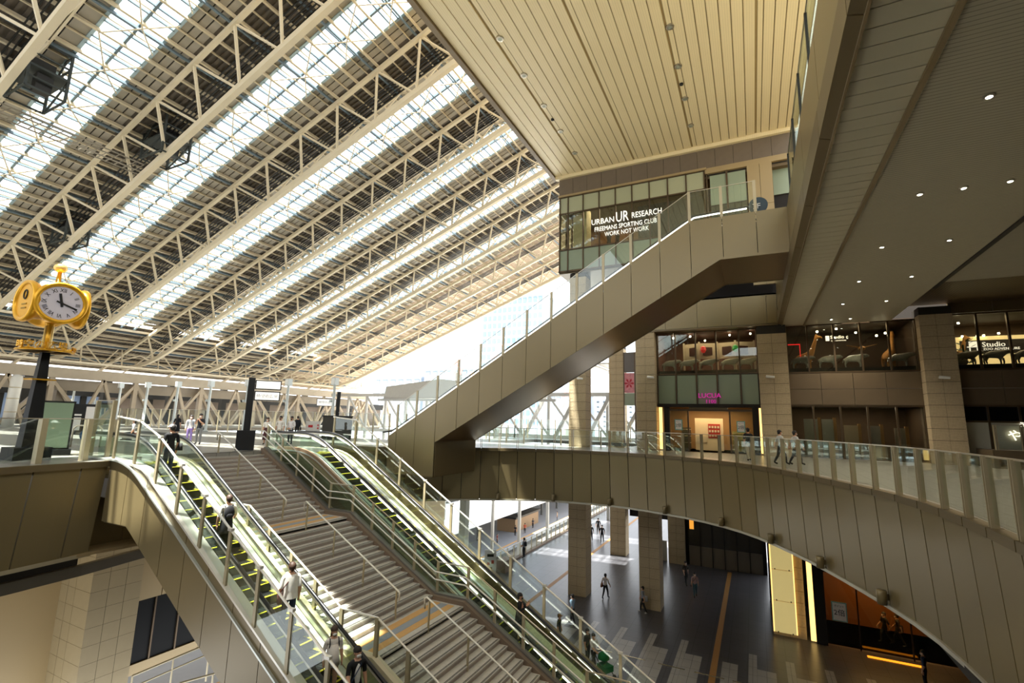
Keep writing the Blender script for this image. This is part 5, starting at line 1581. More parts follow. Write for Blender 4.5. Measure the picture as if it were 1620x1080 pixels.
for a0, body in ((R(-75), '時空の広場'), (R(45), 'TOKI NO HIROBA')):
    for i, ch in enumerate(body):
        a = a0 + i * R(22 if len(body) < 8 else 12)
        o = text('letter', ch, GOLD, gr, (0, 0, 0), .3 if len(body) < 8 else .2, depth=.03, align='CENTER')
        o.rotation_euler = (R(90), 0, a + R(90)); o.location = V(CX + .78 * math.cos(a), CY + .78 * math.sin(a), 3.8) - ORG[gr.name]
        # faces outwards
for a in (0, 90, 180, 270):
    MB().bar((CX, CY, 3.74), (CX + .75 * math.cos(R(a)), CY + .75 * math.sin(R(a)), 3.74), .05, .05).build('ring_arm', GOLD, ck)

# ---- pale green glass notice board
f, r_ = frame2(R(-20))
nb = thing('notice_board', (-24.0, 8.95, 0), 'upright black framed board with pale green glass beside the clock', 'notice board')
c0 = V(-24.1, 8.95, 0)
def slab(c, r_, f, w, d, z0, z1):
    return MB().hexa([c - r_ * w / 2 - f * d / 2 + V(0, 0, z0), c + r_ * w / 2 - f * d / 2 + V(0, 0, z0), c + r_ * w / 2 + f * d / 2 + V(0, 0, z0), c - r_ * w / 2 + f * d / 2 + V(0, 0, z0)],
                     [c - r_ * w / 2 - f * d / 2 + V(0, 0, z1), c + r_ * w / 2 - f * d / 2 + V(0, 0, z1), c + r_ * w / 2 + f * d / 2 + V(0, 0, z1), c - r_ * w / 2 + f * d / 2 + V(0, 0, z1)])
slab(c0, r_, f, 1.35, .5, 0, .22).build('base', BLACK, nb)
slab(c0, r_, f, 1.2, .16, .22, 2.05).build('frame', BLACK, nb)
slab(c0 + f * .1, r_, f, 1.08, .03, .28, 1.98).build('green_panel', mat('pale_green_panel', '#9db59a', .25, 0, .04), nb)
# ---- arched rail with floor number
t = thing('arched_rail', (-28.5, 12, 0), 'steel arched rail with a blue floor number disc on glass', 'railing')
a, c = V(-29.0, 11.6, 0), V(-28.2, 12.4, 0)
MB().path([a, a + V(0, 0, .85), a + (c - a) * .12 + V(0, 0, 1.0), a + (c - a) * .88 + V(0, 0, 1.0), c + V(0, 0, .85), c], .04, 8).build('hoop', STEEL, t, True)
d = (c - a).normalized(); n_ = V(d.y, -d.x, 0)
MB().hexa([a + d * .08 + V(0, 0, .1), c - d * .08 + V(0, 0, .1), c - d * .08 + n_ * .015 + V(0, 0, .1), a + d * .08 + n_ * .015 + V(0, 0, .1)], [a + d * .08 + V(0, 0, .92), c - d * .08 + V(0, 0, .92), c - d * .08 + n_ * .015 + V(0, 0, .92), a + d * .08 + n_ * .015 + V(0, 0, .92)]).build('glass_pane', GLASS, t)
mid = (a + c) / 2 + V(0, 0, .55)
MB().tube(mid + n_ * .02, mid + n_ * .03, .28, .28, 20).build('disc', NAVY, t)
o = text('lettering', '5F', WHITE, t, (0, 0, 0), .36, depth=.004, align='CENTER')
o.rotation_euler = (R(90), 0, math.atan2(d.y, d.x)); o.location = mid + n_ * .04 - V(0, 0, .13) - ORG[t.name]
# ---- tall clear screen at the head of the left escalator
balustrade('glass_screen', [V(-22.4, 9.6, 0), V(-21.0, 9.5, 0)], 'tall clear glass screen at the head of the left escalator', 'glass railing', h=2.1, fin=False, post_w=.12)
# ---- benches / planters on the left
for k, (x, y, w, d_, c) in enumerate(((-30, 8.6, 3.0, .7, '#2a2824'), (-33.5, 16.5, 2.4, .6, '#5a3a2c'), (-30.5, 11.0, 1.6, .5, '#3a2f28'))):
    t = thing('bench', (x, y, 0), ['long dark bench behind the clock post', 'brown bench with a seated person on the deck', 'short dark bench beside the green notice board'][k], 'bench')
    MB().box(x - w / 2, x + w / 2, y - d_ / 2, y + d_ / 2, .36, .46).build('seat', mat('bench%d' % k, c, .6), t)
    for sx_ in (-1, 1):
        MB().box(x + sx_ * w * .4 - .05, x + sx_ * w * .4 + .05, y - d_ / 2 + .05, y + d_ / 2 - .05, 0, .36).build('leg', DARKM, t)
t = thing('menu_board', (-36, 14.5, 0), 'dark upright board with pale sheets behind the green notice board', 'notice board')
f, r_ = frame2(R(-20)); c0 = V(-36, 14.8, 0)
slab(c0, r_, f, 1.3, .12, .3, 2.1).build('board', BLACK, t)
for dx, z0, z1 in ((-.35, .55, 1.3), (.3, .5, 1.95), (-.35, 1.4, 1.5)):
    slab(c0 + r_ * dx + f * .08, r_, f, .48, .02, z0, z1).build('sheet', WHITE, t)
for s_ in (-.5, .5): slab(c0 + r_ * s_, r_, f, .08, .3, 0, .3).build('foot', DARKM, t)
# ---- black direction sign posts
def sign_post(x, y, H_, boards, label, az):
    t = thing('sign_post', (x, y, 0), label, 'sign post', 'black direction signs')
    f, r_ = frame2(az)
    slab(V(x, y, 0), r_, f, .8, .55, 0, .95).build('plinth', BLACK, t)
    slab(V(x, y, 0), r_, f, .3, .22, .95, H_).build('post', BLACK, t)
    for (a, c, z0, z1, body) in boards:
        b0 = V(x, y, 0) + r_ * ((a + c) / 2)
        bd_ = slab(b0, r_, f, c - a, .14, z0, z1).build('board', BLACK, t)
        slab(b0 + f * .08, r_, f, c - a - .1, .02, z0 + .05, z1 - .05).build('face', glow('sign_face', '#f2f0ea', .55), t)
        if body:
            o = text('lettering', body, mat('grey_ink', '#8a8a8a', .6), t, (0, 0, 0), (z1 - z0) * .4, depth=.003, align='CENTER')
            o.rotation_euler = (R(90), 0, math.atan2(r_.y, r_.x)); o.location = b0 + f * .1 + V(0, 0, (z0 + z1) / 2 - (z1 - z0) * .14) - ORG[t.name]
    slab(V(x, y, 0) - r_ * .3, r_, f, .34, .1, 1.95, 2.3).build('small_plate', CREAMP, t)
sign_post(-22.45, 15.85, 3.55, [(.16, 1.35, 2.98, 3.45, ''), (.16, 1.33, 2.42, 2.9, '時空の広場')], 'black sign post with two lit white boards at the head of the stairs', R(-38))
sign_post(-32.2, 36.2 - 5.2, 3.9, [(-1.75, -.16, 2.6, 3.25, '時空の広場')], 'black sign post with one white board farther along the deck', R(-45))
# ---- hydrant cabinet and dark kiosk
t = thing('hydrant_cabinet', (-34.2, 30.3, 0), 'white cabinet with red lamp and red label at the deck rail', 'cabinet')
f, r_ = frame2(R(-45)); c0 = V(-34.2, 30.3, 0)
slab(c0, r_, f, 1.15, .4, 0, 1.3).build('body', mat('cabinet_white', '#d8d4cc', .5), t)
slab(c0 + r_ * -.2 + f * .21, r_, f, .36, .02, .78, .98).build('label_plate', RED, t)
for z_ in (.72, .98): MB().tube(c0 + r_ * .4 + f * .2 + V(0, 0, z_), c0 + r_ * .4 + f * .27 + V(0, 0, z_), .07).build('lamp', RED, t)
t = thing('kiosk', (-29.6, 28.6, 0), 'low dark grey kiosk near the head of the right escalator', 'kiosk')
c0 = V(-29.6, 28.6, 0); f, r_ = frame2(R(-45))
slab(c0, r_, f, 2.2, .8, 0, 1.72).build('body', mat('kiosk_dark', '#2d2b24', .5), t); slab(c0, r_, f, 2.3, .9, 1.72, 1.82).build('cap', BLACK, t)
# ---- white lamp posts in a row
for k, x in enumerate((-75.1, -69.9, -64.5, -59.0, -53.4, -47.9, -42.3, -36.8, -31.2)):
    t = thing('lamp_post', (x, 29.5, 0), 'slim white lamp post on the deck, %s from the left' % 'first second third fourth fifth sixth seventh eighth ninth'.split()[k], 'lamp post', 'white lamp posts')
    WP = mat('lamp_white', '#c9cfcc', .4, .2)
    MB().lathe([(.22, 0), (.22, .12), (.13, .18), (.11, 4.3), (.14, 4.35)], (x, 29.5, 0), 10).build('pole', WP, t, True)
    MB().box(x - .22, x + .22, 29.28, 29.72, 4.35, 4.95).build('lamp_head', WP, t)
    MB().box(x - .18, x + .18, 29.26, 29.3, 4.42, 4.88).build('lamp_lens', WHITE, t)
    MB().box(x - .3, x - .1, 29.3, 29.6, 2.9, 3.1).build('speaker_box', WP, t)
# ---- deck edge rails
balustrade('glass_balustrade', [V(-74 + 1.7 * i, 31.0, 0) for i in range(30)], 'tall glass balustrade along the far edge of the plaza behind the people', h=2.1, fin=False, post_w=.09, gl=GLASS)
balustrade('glass_balustrade', [V(-23.8, 31.2 + 1.6 * i, 0) for i in range(12)], 'glass balustrade on the bright deck edge beyond the rising escalator', h=1.3, fin=False, post_w=.09)
balustrade('glass_balustrade', [V(-23.8 + 1.6 * i, 48.8, 0) for i in range(11)], 'glass balustrade at the bright western deck edge behind the stone columns', h=2.0, fin=False, post_w=.09)
balustrade('glass_balustrade', [V(-20.0 + 1.6 * i, 36.2, 0) for i in range(8)], 'glass balustrade around the deck opening behind the first stone column', h=1.2, fin=False, post_w=.09)
balustrade('glass_balustrade', [V(-19.3, 27.5 + 1.25 * i, Z3) for i in range(34)], 'glass balustrade along the lower concourse above the platforms', h=1.25, fin=False, post_w=.08, gl=GLASS)
MBc = MB().box(-19.5, -19.1, 27, 70, Z3, Z3 + .12).build('kerb', CURB, None); tag(MBc, kind='structure').name = 'trim_1'
# spot lamps along the bottom of the curved fascia
o57 = offset_ring(0.15)
sp_idx = [0, 3, 6, 9, 12, 15, 18, 21, 24, 27, 30]
for n, i in enumerate(sp_idx):
    if i >= len(ring_pts) - 1: continue
    p = o57[i] + V(0, 0, FASZ + .2)
    a = (ring_pts[i + 1] - ring_pts[i]).normalized(); n_ = V(a.y, -a.x, 0)
    t = thing('spotlight', p, 'small drum spotlight on the lower edge of the curved fascia, %s from the left' % 'first second third fourth fifth sixth seventh eighth ninth tenth eleventh'.split()[n], 'spotlight', 'fascia spotlights')
    c = p + n_ * .2
    MB().lathe([(.12, -.2), (.13, .16), (.11, .18)], c, 12).build('housing', BEIGE, t, True)
    MB().box(c.x - .03, c.x + .03, c.y - .03, c.y + .03, c.z - .05, c.z + .05).build('pivot', DARKM, t)
    MB().bar(c, p - n_ * .1, .05, .16).build('bracket', BEIGE2, t)
# standing boards and planter at the lower concourse rail
t = thing('information_board', (-19.0, 35.2, Z3), 'white standing board with black and red pictures at the lower rail', 'information board')
f, r_ = frame2(R(-60)); c0 = V(-18.8, 34.8, Z3)
slab(c0, r_, f, .9, .1, .1, 2.0).build('board', WHITE, t); slab(c0, r_, f, .8, .4, 0, .1).build('foot', DARKM, t)
for dx, z0, w, h_, m_ in ((0, 1.5, .5, .2, BLACK), (-.15, .9, .2, .2, RED), (.18, 1.0, .2, .25, RED), (0, .6, .3, .15, DARKM)):
    slab(c0 + r_ * dx + f * .06, r_, f, w, .01, z0, z0 + h_).build('picture', m_, t)
tag(MB().box(-19.0, -18.2, 36.2, 37.6, Z3, Z3 + .9).build('planter', CURB), 'low stone planter beside the white board', 'planter')
tag(MB().box(-22.9, -22.3, 36.6, 37.2, -18, -.3).build('concrete_pillar', mat('green_grey_concrete', '#8a8c7c', .6)), 'plain grey green pillar rising behind the right escalator', 'pillar')

t = thing('vent_duct', (-60, 19.2, 0), 'thick pale cylindrical duct leaning at the far left of the deck', 'duct')
MB().path([(-60, 19.2, 0), (-60, 19.25, 4.4), (-60.1, 19.3, 4.7)], [.42, .42, .34], 16).build('shell', mat('duct_white', '#cfcbc0', .5, .1), t, True)
for z_ in (1.4, 2.6, 3.6): MB().lathe([(.43, 0), (.44, .04), (.43, .08)], (-60, 19.22, z_), 16).build('seam', FIN, t)
# ================================================================== BEYOND THE DECK
pf = tag(MB().box(-46, -34.2, 20, 160, -17.6, -17).build('floor_platform', mat('platform_grey', '#8b8f97', .5, 0, .1, 1)), kind='structure')
MB().box(-34.9, -34.6, 20, 160, -17, -16.98).build('tactile_strip', TACT, pf)
tag(MB().box(-80, -20, 20, 170, -18.6, -18.2).build('floor_track', mat('ballast', '#7d7468', .9, 0, .3, 8)), kind='structure')
cp = thing('platform_canopy', (-44, 80, -12.8), 'white translucent platform canopy seen under the bridge', 'canopy')
WC = mat('canopy_white', '#eceff0', .35, 0, .08, .4)
for i in range(14):
    MB().box(-62, -35.3, 40 + i * 8.6, 48.5 + i * 8.6, -12.85, -12.7).build('roof_panel', WC, cp)
    MB().box(-62, -35.3, 39.9 + i * 8.6, 40.05 + i * 8.6, -13.1, -12.85).build('rib', BARB, cp)
    MB().bar((-40, 44 + i * 8.6, -17), (-40, 44 + i * 8.6, -12.85), .4, .4).build('column', mat('canopy_col', '#5c5c58', .5), cp)
MB().box(-49, -48.6, 40, 160, -12.6, -12.35).build('gutter', DARKM, cp)
t = thing('platform_kiosk', (-39, 82, -17), 'low brown platform kiosk with a dark roof', 'kiosk')
MB().box(-41, -37.5, 78, 88, -17, -14.8).build('body', mat('kiosk_brown', '#8c7150', .6), t); MB().box(-41.3, -37.2, 77.7, 88.3, -14.8, -14.5).build('roof', DARKM, t)
# western frame with diagonals
wf = thing('west_frame', (-30, 62, 0), 'steel end frame with crossed diagonals beyond the bright deck', 'steel frame')
SF = mat('frame_steel', '#a7a49c', .5, .2)
for z in (5.5, -.2):
    MB().box(-66, -8, 61.8, 62.2, z - .25, z + .25).build('beam', SF, wf)
for i in range(14):
    x = -62 + i * 4.1
    MB().bar((x, 62, -18), (x, 62, 5.5), .35, .35).build('post', SF, wf)
    MB().bar((x, 62, 5.3), (x + 4.1 * (1 if i % 2 else 1), 62, 0), .26, .26).build('diagonal', SF, wf)
for i in range(5):
    x = -30 + i * 4.1
    MB().bar((x, 56, 0), (x + 4, 56, 7.2), .4, .4).build('raker', SF, wf)
t = thing('metal_canopy', (-40, 52, 4.4), 'silver metal canopy in front of the western opening', 'canopy')
MB().prism([(-45.2, 4.35), (-35.8, 4.4), (-33, 6.6), (-36, 6.9), (-44.8, 6.0)], 'y', 51.5, 56).build('shell', mat('silver_shell', '#b9b5ab', .35, .5), t)
MB().box(-46, -20, 51.3, 51.6, 4.05, 4.35).build('edge_beam', SF, t)
t = thing('metal_canopy', (-14, 58, 8), 'pale panelled canopy glimpsed between the stone columns', 'canopy')
for i in range(5):
    MB().box(-17 + i * 1.6, -15.45 + i * 1.6, 52, 60, 8.0 + .25 * i, 8.15 + .25 * i).build('soffit_panel', mat('pale_soffit', '#c9c4b8', .4, .2), t)
tp = thing('hanging_poster', (-10.7, 46.9, 4.6), 'pink and red flower poster between the two stone columns', 'poster')
MB().box(-11.0, -9.9, 46.3, 46.36, 4.7, 6.6).build('sheet', mat('pink_print', '#d88a92', .6, 0, .55, 4), tp)
MB().box(-11.0, -9.9, 46.3, 46.36, 3.5, 4.66).build('pale_glass', FROST, tp)
MB().box(-11.0, -9.9, 46.3, 46.36, 6.64, 8.6).build('dark_glass', mat('poster_dark', '#5a5148', .3), tp)
MB().box(-10.0, -9.85, 46.25, 46.4, 0, 8.6).build('frame', FRAMEB, tp)
MB().box(-11.05, -10.95, 46.25, 46.4, 0, 8.6).build('frame', FRAMEB, tp)
for k, (a, c_) in enumerate((((0.5), '#b02b38'),)):
    MB().lathe([(.36, 0), (.3, .02)], (0, 0, 0), 8)
b_ = MB()
for i in range(6):
    an = i * math.pi / 3
    b_._add([(-10.5, 46.28, 5.6), (-10.5 + .36 * math.cos(an - .3), 46.28, 5.6 + .36 * math.sin(an - .3)), (-10.5 + .5 * math.cos(an), 46.27, 5.6 + .5 * math.sin(an)), (-10.5 + .36 * math.cos(an + .3), 46.28, 5.6 + .36 * math.sin(an + .3))], [(0, 1, 2, 3), (3, 2, 1, 0)])
b_.build('flower_print', mat('red_print2', '#b8283a', .6), tp)

# distant buildings
def building(x0, x1, y0, y1, z1, nx, nz, label, wall, glassm, zbase=-18, frac=.62):
    t = thing('office_building', ((x0 + x1) / 2, y0, zbase), label, 'building', 'distant buildings')
    MB().box(x0, x1, y0, y1, zbase, z1).build('wall', wall, t)
    w = (x1 - x0) / nx; h = (z1 - 0) / nz
    me = MB().box(0, w * frac, -.25, 0.05, 0, h * frac).mesh('window', glassm)
    for i in range(nx):
        for j in range(nz):
            inst('window', me, t, (x0 + (i + .5 - frac / 2) * w, y0, (j + .2) * h))
    MB().box(x0 - .5, x1 + .5, y0 - .5, y1 + .5, z1, z1 + 1.2).build('parapet', wall, t)
    return t
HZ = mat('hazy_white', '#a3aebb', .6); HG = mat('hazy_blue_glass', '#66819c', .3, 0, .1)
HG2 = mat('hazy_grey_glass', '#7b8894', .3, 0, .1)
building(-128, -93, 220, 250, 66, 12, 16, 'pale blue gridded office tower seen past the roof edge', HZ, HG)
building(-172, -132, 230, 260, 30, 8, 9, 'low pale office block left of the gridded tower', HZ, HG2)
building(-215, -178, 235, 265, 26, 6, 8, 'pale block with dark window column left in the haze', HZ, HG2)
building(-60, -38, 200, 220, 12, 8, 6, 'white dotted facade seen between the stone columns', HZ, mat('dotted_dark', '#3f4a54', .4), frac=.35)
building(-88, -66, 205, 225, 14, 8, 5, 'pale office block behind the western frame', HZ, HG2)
RP = mat('faded_red', '#c58078', .6)
for k, (x, z, y) in enumerate(((-131, 24, 200), (-108, 30, 200), (-66, 8, 180))):
    t = thing('red_banner', (x, y, z), 'faded red banner on a distant building, %s' % ('leftmost pair of strokes', 'beside the gridded tower', 'low behind the western frame')[k], 'banner', 'red banners')
    MB().bar((x - 2, y, z), (x + 2, y, z + 8), .4, 2.2).build('stroke', RP, t); MB().bar((x + 2.5, y, z), (x + 4.5, y, z + 5), .4, 1.6).build('stroke', RP, t)
    MB().box(x - .3, x + .3, y - .1, y + 6, -18, z + 1).build('mast', SF, t)
tag(MB().box(-400, 250, 60, 600, -19.2, -18.9).build('floor_city', mat('city_ground', '#9b9a96', .8)), kind='structure')
# ================================================================== PEOPLE
SKIN = mat('skin', '#c99a7c', .55, 0, .05)
HAIRD = mat('dark_hair', '#1c1613', .6, 0, .2, 20)
HAIRB = mat('brown_hair', '#402b1d', .6, 0, .2, 20)
CLOTH = {}
def cloth(c):
    if c not in CLOTH: CLOTH[c] = mat('cloth_' + c.strip('#'), c, .85, 0, .12, 12)
    return CLOTH[c]
def person(loc, heading, h, label, top='#e8e4de', bottom='#23262e', shoes='#1a1a1a', sleeve='short', arms='down', legs='stand', hair='short', hairm=None,
           mask=True, skirt=None, tunic=None, cap=None, turn=0.0, jacket=None, bare=False, group=None, front=None):
    pos = {}
    V_, E_, Rr, Z_ = [], [], [], []
    def add(p, r_, par, zone):
        V_.append(tuple(c * h for c in p)); Rr.append(tuple(x * h for x in r_) if isinstance(r_, tuple) else r_ * h)
        i = len(V_) - 1
        if par is not None: E_.append((par, i)); Z_.append(zone)
        return i
    lean = .0
    sit = legs == 'sit'
    zoff = -.24 if sit else 0
    def P(x, y, z): return (x, y, z + zoff)
    pel = add(P(0, 0, .52), (.088, .062), None, None)
    bel = add(P(0, 0, .61), (.078, .055), pel, 'top')
    ch = add(P(0, 0, .715), (.092, .062), bel, 'top')
    up = add(P(0, -.004, .79), (.078, .05), ch, 'top')
    nk = add(P(0, .002, .842), .032, up, 'skin')
    hl = add(P(0, .014, .884), (.043, .046), nk, 'skin')
    hm = add(P(0, .010, .925), (.052, .06), hl, 'skin')
    ht = add(P(0, .004, .966), (.042, .048), hm, 'skin')
    for s in (-1, 1):
        sh = add(P(s * .108, 0, .792), .04, up, 'top')
        if arms == 'down' or (arms == 'onerail' and s < 0):
            el, wr = P(s * .135, -.02, .64), P(s * .14, .025, .51); fd = V(0, .12, -1)
        elif arms == 'walk':
            el, wr = P(s * .13, s * .05 - .02, .64), P(s * .135, s * .12 + .02, .53); fd = V(0, .3, -1)
        elif arms == 'phone':
            el, wr = P(s * .13, .03, .65), P(s * .045, .16, .74); fd = V(-s * .3, .5, .8)
        elif arms == 'front':
            el, wr = P(s * .135, .0, .645), P(s * .05, .12, .575); fd = V(-s * .8, .5, -.2)
        elif arms == 'push':
            el, wr = P(s * .13, .08, .66), P(s * .11, .22, .60); fd = V(0, 1, -.2)
        else:
            el, wr = P(s * .14, .03, .66), P(s * .17, .15, .60); fd = V(0, .8, -.5)
        fd.normalize()
        e_ = add(el, .032, sh, 'top'); mid = tuple((a + c) / 2 for a, c in zip(el, wr))
        w_ = add(wr, .021, e_, 'top' if sleeve == 'long' else 'skin')
        pm_ = V(*wr) + fd * .04
        pa = add(tuple(pm_), (.022, .016), w_, 'skin')
        side = fd.cross(V(s, 0, 0)); side = side.normalized() if side.length > .1 else V(0, 0, 1)
        for kf, (o_, L) in enumerate(((-.018, .045), (-.006, .052), (.006, .048), (.018, .038))):
            q1 = pm_ + side * o_ + fd * .02; q2 = q1 + fd * L * .5; q3 = q2 + fd * L * .35 + V(-s * .012, 0, 0)
            a1 = add(tuple(q1), .008, pa, 'skin'); a2 = add(tuple(q2), .0072, a1, 'skin'); add(tuple(q3), .006, a2, 'skin')
        tq = pm_ - fd * .015 - side * .024; t1 = add(tuple(tq), .008, pa, 'skin'); add(tuple(tq + fd * .03 - side * .012), .0065, t1, 'skin')
        hp = add(P(s * .05, 0, .49), (.06, .062), pel, 'bottom')
        if sit:
            kn, an, to = (s * .06, .24, .26), (s * .06, .25, .05), (s * .065, .34, .02)
        elif legs == 'walk':
            kn, an, to = P(s * .05, s * .075 + .02, .28), P(s * .05, s * .15 - .03, .06), P(s * .055, s * .15 + .07, .022 + (0.0 if s > 0 else .0))
        else:
            kn, an, to = P(s * .055, .012, .28), P(s * .057, -.012, .05), P(s * .065, .075, .02)
        lz = 'skin' if (bare or skirt or tunic) else 'bottom'
        k_ = add(kn, .043, hp, 'bottom' if not bare else 'skin'); a_ = add(an, .026, k_, lz); add(to, (.03, .022), a_, 'shoe')
    me = skin_mesh('person', V_, E_, Rr, 1)
    zones = ['skin', 'top', 'bottom', 'shoe']
    for m_ in (SKIN, cloth(top), cloth(bottom), cloth(shoes)): me.materials.append(m_)
    segs = [(Vector(V_[a]), Vector(V_[c]), zones.index(z)) for (a, c), z in zip(E_, Z_)]
    pre = [(a, c - a, max((c - a).length_squared, 1e-9), z) for a, c, z in segs]
    mi = []
    for p in me.polygons:
        q_ = p.center; best = 1e9; bz = 0
        for a, d, L, z in pre:
            t_ = (q_ - a).dot(d) / L; t_ = 0 if t_ < 0 else 1 if t_ > 1 else t_
            D = (q_ - a - d * t_).length_squared
            if D < best: best = D; bz = z
        mi.append(bz)
    me.polygons.foreach_set('material_index', mi)
    o = bpy.data.objects.new('person', me); COL.objects.link(o)
    o.location = loc; o.rotation_euler = (0, 0, R(heading - 90)); ORG[o.name] = Vector(loc)
    tag(o, label, 'person', group)
    hm_ = hairm or HAIRD
    hz = .925 + zoff
    # hair: cap over crown and back, face left free
    b_ = MB(); b_.ellipsoid((0, -.008 * h, (hz + .012) * h), .058 * h, .066 * h, .066 * h, 12, 6, z0=-.05)
    if hair in ('long', 'bob'):
        L = .15 if hair == 'long' else .075
        b_.ellipsoid((0, -.035 * h, (hz - L * .45) * h), .052 * h, .036 * h, L * h, 10, 6)
    else:
        b_.ellipsoid((0, -.026 * h, (hz - .01) * h), .05 * h, .042 * h, .05 * h, 10, 5)
    b_.build('hair', hm_, o, True, local=True)
    for s in (-1, 1):
        MB().ellipsoid((s * .021 * h, .058 * h, (hz - .004) * h), .006 * h, .004 * h, .004 * h, 6, 4).build('eye', BLACK, o, local=True)
        MB().ellipsoid((s * .053 * h, .006 * h, (hz - .012) * h), .006 * h, .012 * h, .018 * h, 6, 4).build('ear', SKIN, o, local=True)
    if mask:
        MB().ellipsoid((0, .045 * h, (hz - .036) * h), .036 * h, .026 * h, .026 * h, 10, 5).build('face_mask', WHITE if mask is True else cloth(mask), o, True, local=True)
    else:
        MB().ellipsoid((0, .064 * h, (hz - .018) * h), .008 * h, .01 * h, .014 * h, 6, 4).build('nose', SKIN, o, True, local=True)
        MB().ellipsoid((0, .056 * h, (hz - .042) * h), .014 * h, .005 * h, .004 * h, 6, 3).build('mouth', RED, o, local=True)
    if skirt:
        MB().lathe([(.085 * h, .62 * h), (.10 * h, .52 * h), (.13 * h, skirt[1] * h)], (0, 0, 0), 14).build('skirt', cloth(skirt[0]), o, True, local=True)
    if tunic:
        MB().lathe([(.09 * h, .74 * h), (.098 * h, .58 * h), (.118 * h, tunic[1] * h)], (0, 0, 0), 14).build('tunic', cloth(tunic[0]), o, True, local=True)
    if jacket:
        b_ = MB()
        n = 14
        ring_ = [(.105, .80), (.118, .70), (.112, .60), (.12, .48)]
        for rr, zz in ring_:
            for i in range(n + 1):
                a = R(120) + R(300) * i / n
                b_.v.append((rr * h * math.cos(a) * 1.0, rr * h * .72 * math.sin(a) , (zz + zoff) * h))
        for i in range(len(ring_) - 1):
            for j in range(n):
                a = i * (n + 1) + j; b_.f += [(a, a + 1, a + n + 2, a + n + 1)]; b_.m.append(0)
        b_.build('jacket', cloth(jacket), o, True, local=True)
    if front:
        MB().ellipsoid((0, .038 * h, .655 * h), .045 * h, .04 * h, .15 * h, 10, 7).build('shirt_front', cloth(front), o, True, local=True)
    if cap:
        b_ = MB(); b_.ellipsoid((0, 0, (hz + .018) * h), .062 * h, .07 * h, .06 * h, 12, 5, z0=.1)
        b_.box(-.045 * h, .045 * h, .05 * h, .115 * h, (hz + .022) * h, (hz + .03) * h)
        b_.build('cap', cloth(cap), o, True, local=True)
    return o
def worn(o, name, label, cat, parts, group=None):
    """something carried: a top-level thing placed in the carrier's frame"""
    t = bpy.data.objects.new(name, None); COL.objects.link(t)
    t.location = o.location; t.rotation_euler = o.rotation_euler
    ORG[t.name] = o.location.copy(); tag(t, label, cat, group)
    for nm_, b_, m_ in parts:
        b_.build(nm_, m_, t, True, local=True)
    return t
def backpack(o, h, c, label):
    b_ = MB(); b_.ellipsoid((0, -.105 * h, .70 * h), .085 * h, .055 * h, .125 * h, 12, 8)
    p_ = MB(); p_.ellipsoid((0, -.15 * h, .65 * h), .055 * h, .022 * h, .05 * h, 10, 5)
    st_ = MB()
    for s in (-1, 1): st_.path([(s * .06 * h, -.06 * h, .81 * h), (s * .065 * h, .03 * h, .83 * h), (s * .07 * h, .065 * h, .74 * h), (s * .075 * h, .0, .62 * h), (s * .06 * h, -.08 * h, .60 * h)], .009 * h, 5)
    return worn(o, 'backpack', label, 'backpack', [('pack', b_, cloth(c)), ('pocket', p_, cloth(c)), ('strap', st_, cloth(c))])
def shoulder_bag(o, h, c, label, side=1, z=.52, y=-.04, size=1.0):
    b_ = MB(); sx_ = side * .15 * h
    b_.hexa([(sx_ - .03 * h, (y - .075 * size) * h, (z - .08 * size) * h), (sx_ + .03 * h, (y - .075 * size) * h, (z - .08 * size) * h), (sx_ + .03 * h, (y + .075 * size) * h, (z - .08 * size) * h), (sx_ - .03 * h, (y + .075 * size) * h, (z - .08 * size) * h)],
            [(sx_ - .02 * h, (y - .07 * size) * h, (z + .06 * size) * h), (sx_ + .02 * h, (y - .07 * size) * h, (z + .06 * size) * h), (sx_ + .02 * h, (y + .07 * size) * h, (z + .06 * size) * h), (sx_ - .02 * h, (y + .07 * size) * h, (z + .06 * size) * h)])
    s_ = MB(); s_.path([(sx_, y * h, (z + .06) * h), (side * .06 * h, -.075 * h, .72 * h), (-side * .06 * h, -.03 * h, .84 * h), (-side * .03 * h, .07 * h, .78 * h), (side * .09 * h, .08 * h, .62 * h), (sx_, (y + .04) * h, (z + .05) * h)], .007 * h, 5)
    return worn(o, 'shoulder_bag', label, 'bag', [('pouch', b_, cloth(c)), ('strap', s_, cloth(c))])
def phone(o, h, label):
    b_ = MB(); b_.hexa([(-.022 * h, .19 * h, .77 * h), (.022 * h, .19 * h, .77 * h), (.022 * h, .196 * h, .77 * h), (-.022 * h, .196 * h, .77 * h)], [(-.022 * h, .2 * h, .85 * h), (.022 * h, .2 * h, .85 * h), (.022 * h, .206 * h, .85 * h), (-.022 * h, .206 * h, .85 * h)])
    return worn(o, 'mobile_phone', label, 'phone', [('body', b_, DARKM)])
def on_esc(X): return st(X) - .1 + .02
def step_z(X):
    i = math.floor((X - XB) / .4); return st(XB + i * .4 + .2) - .1 + .012
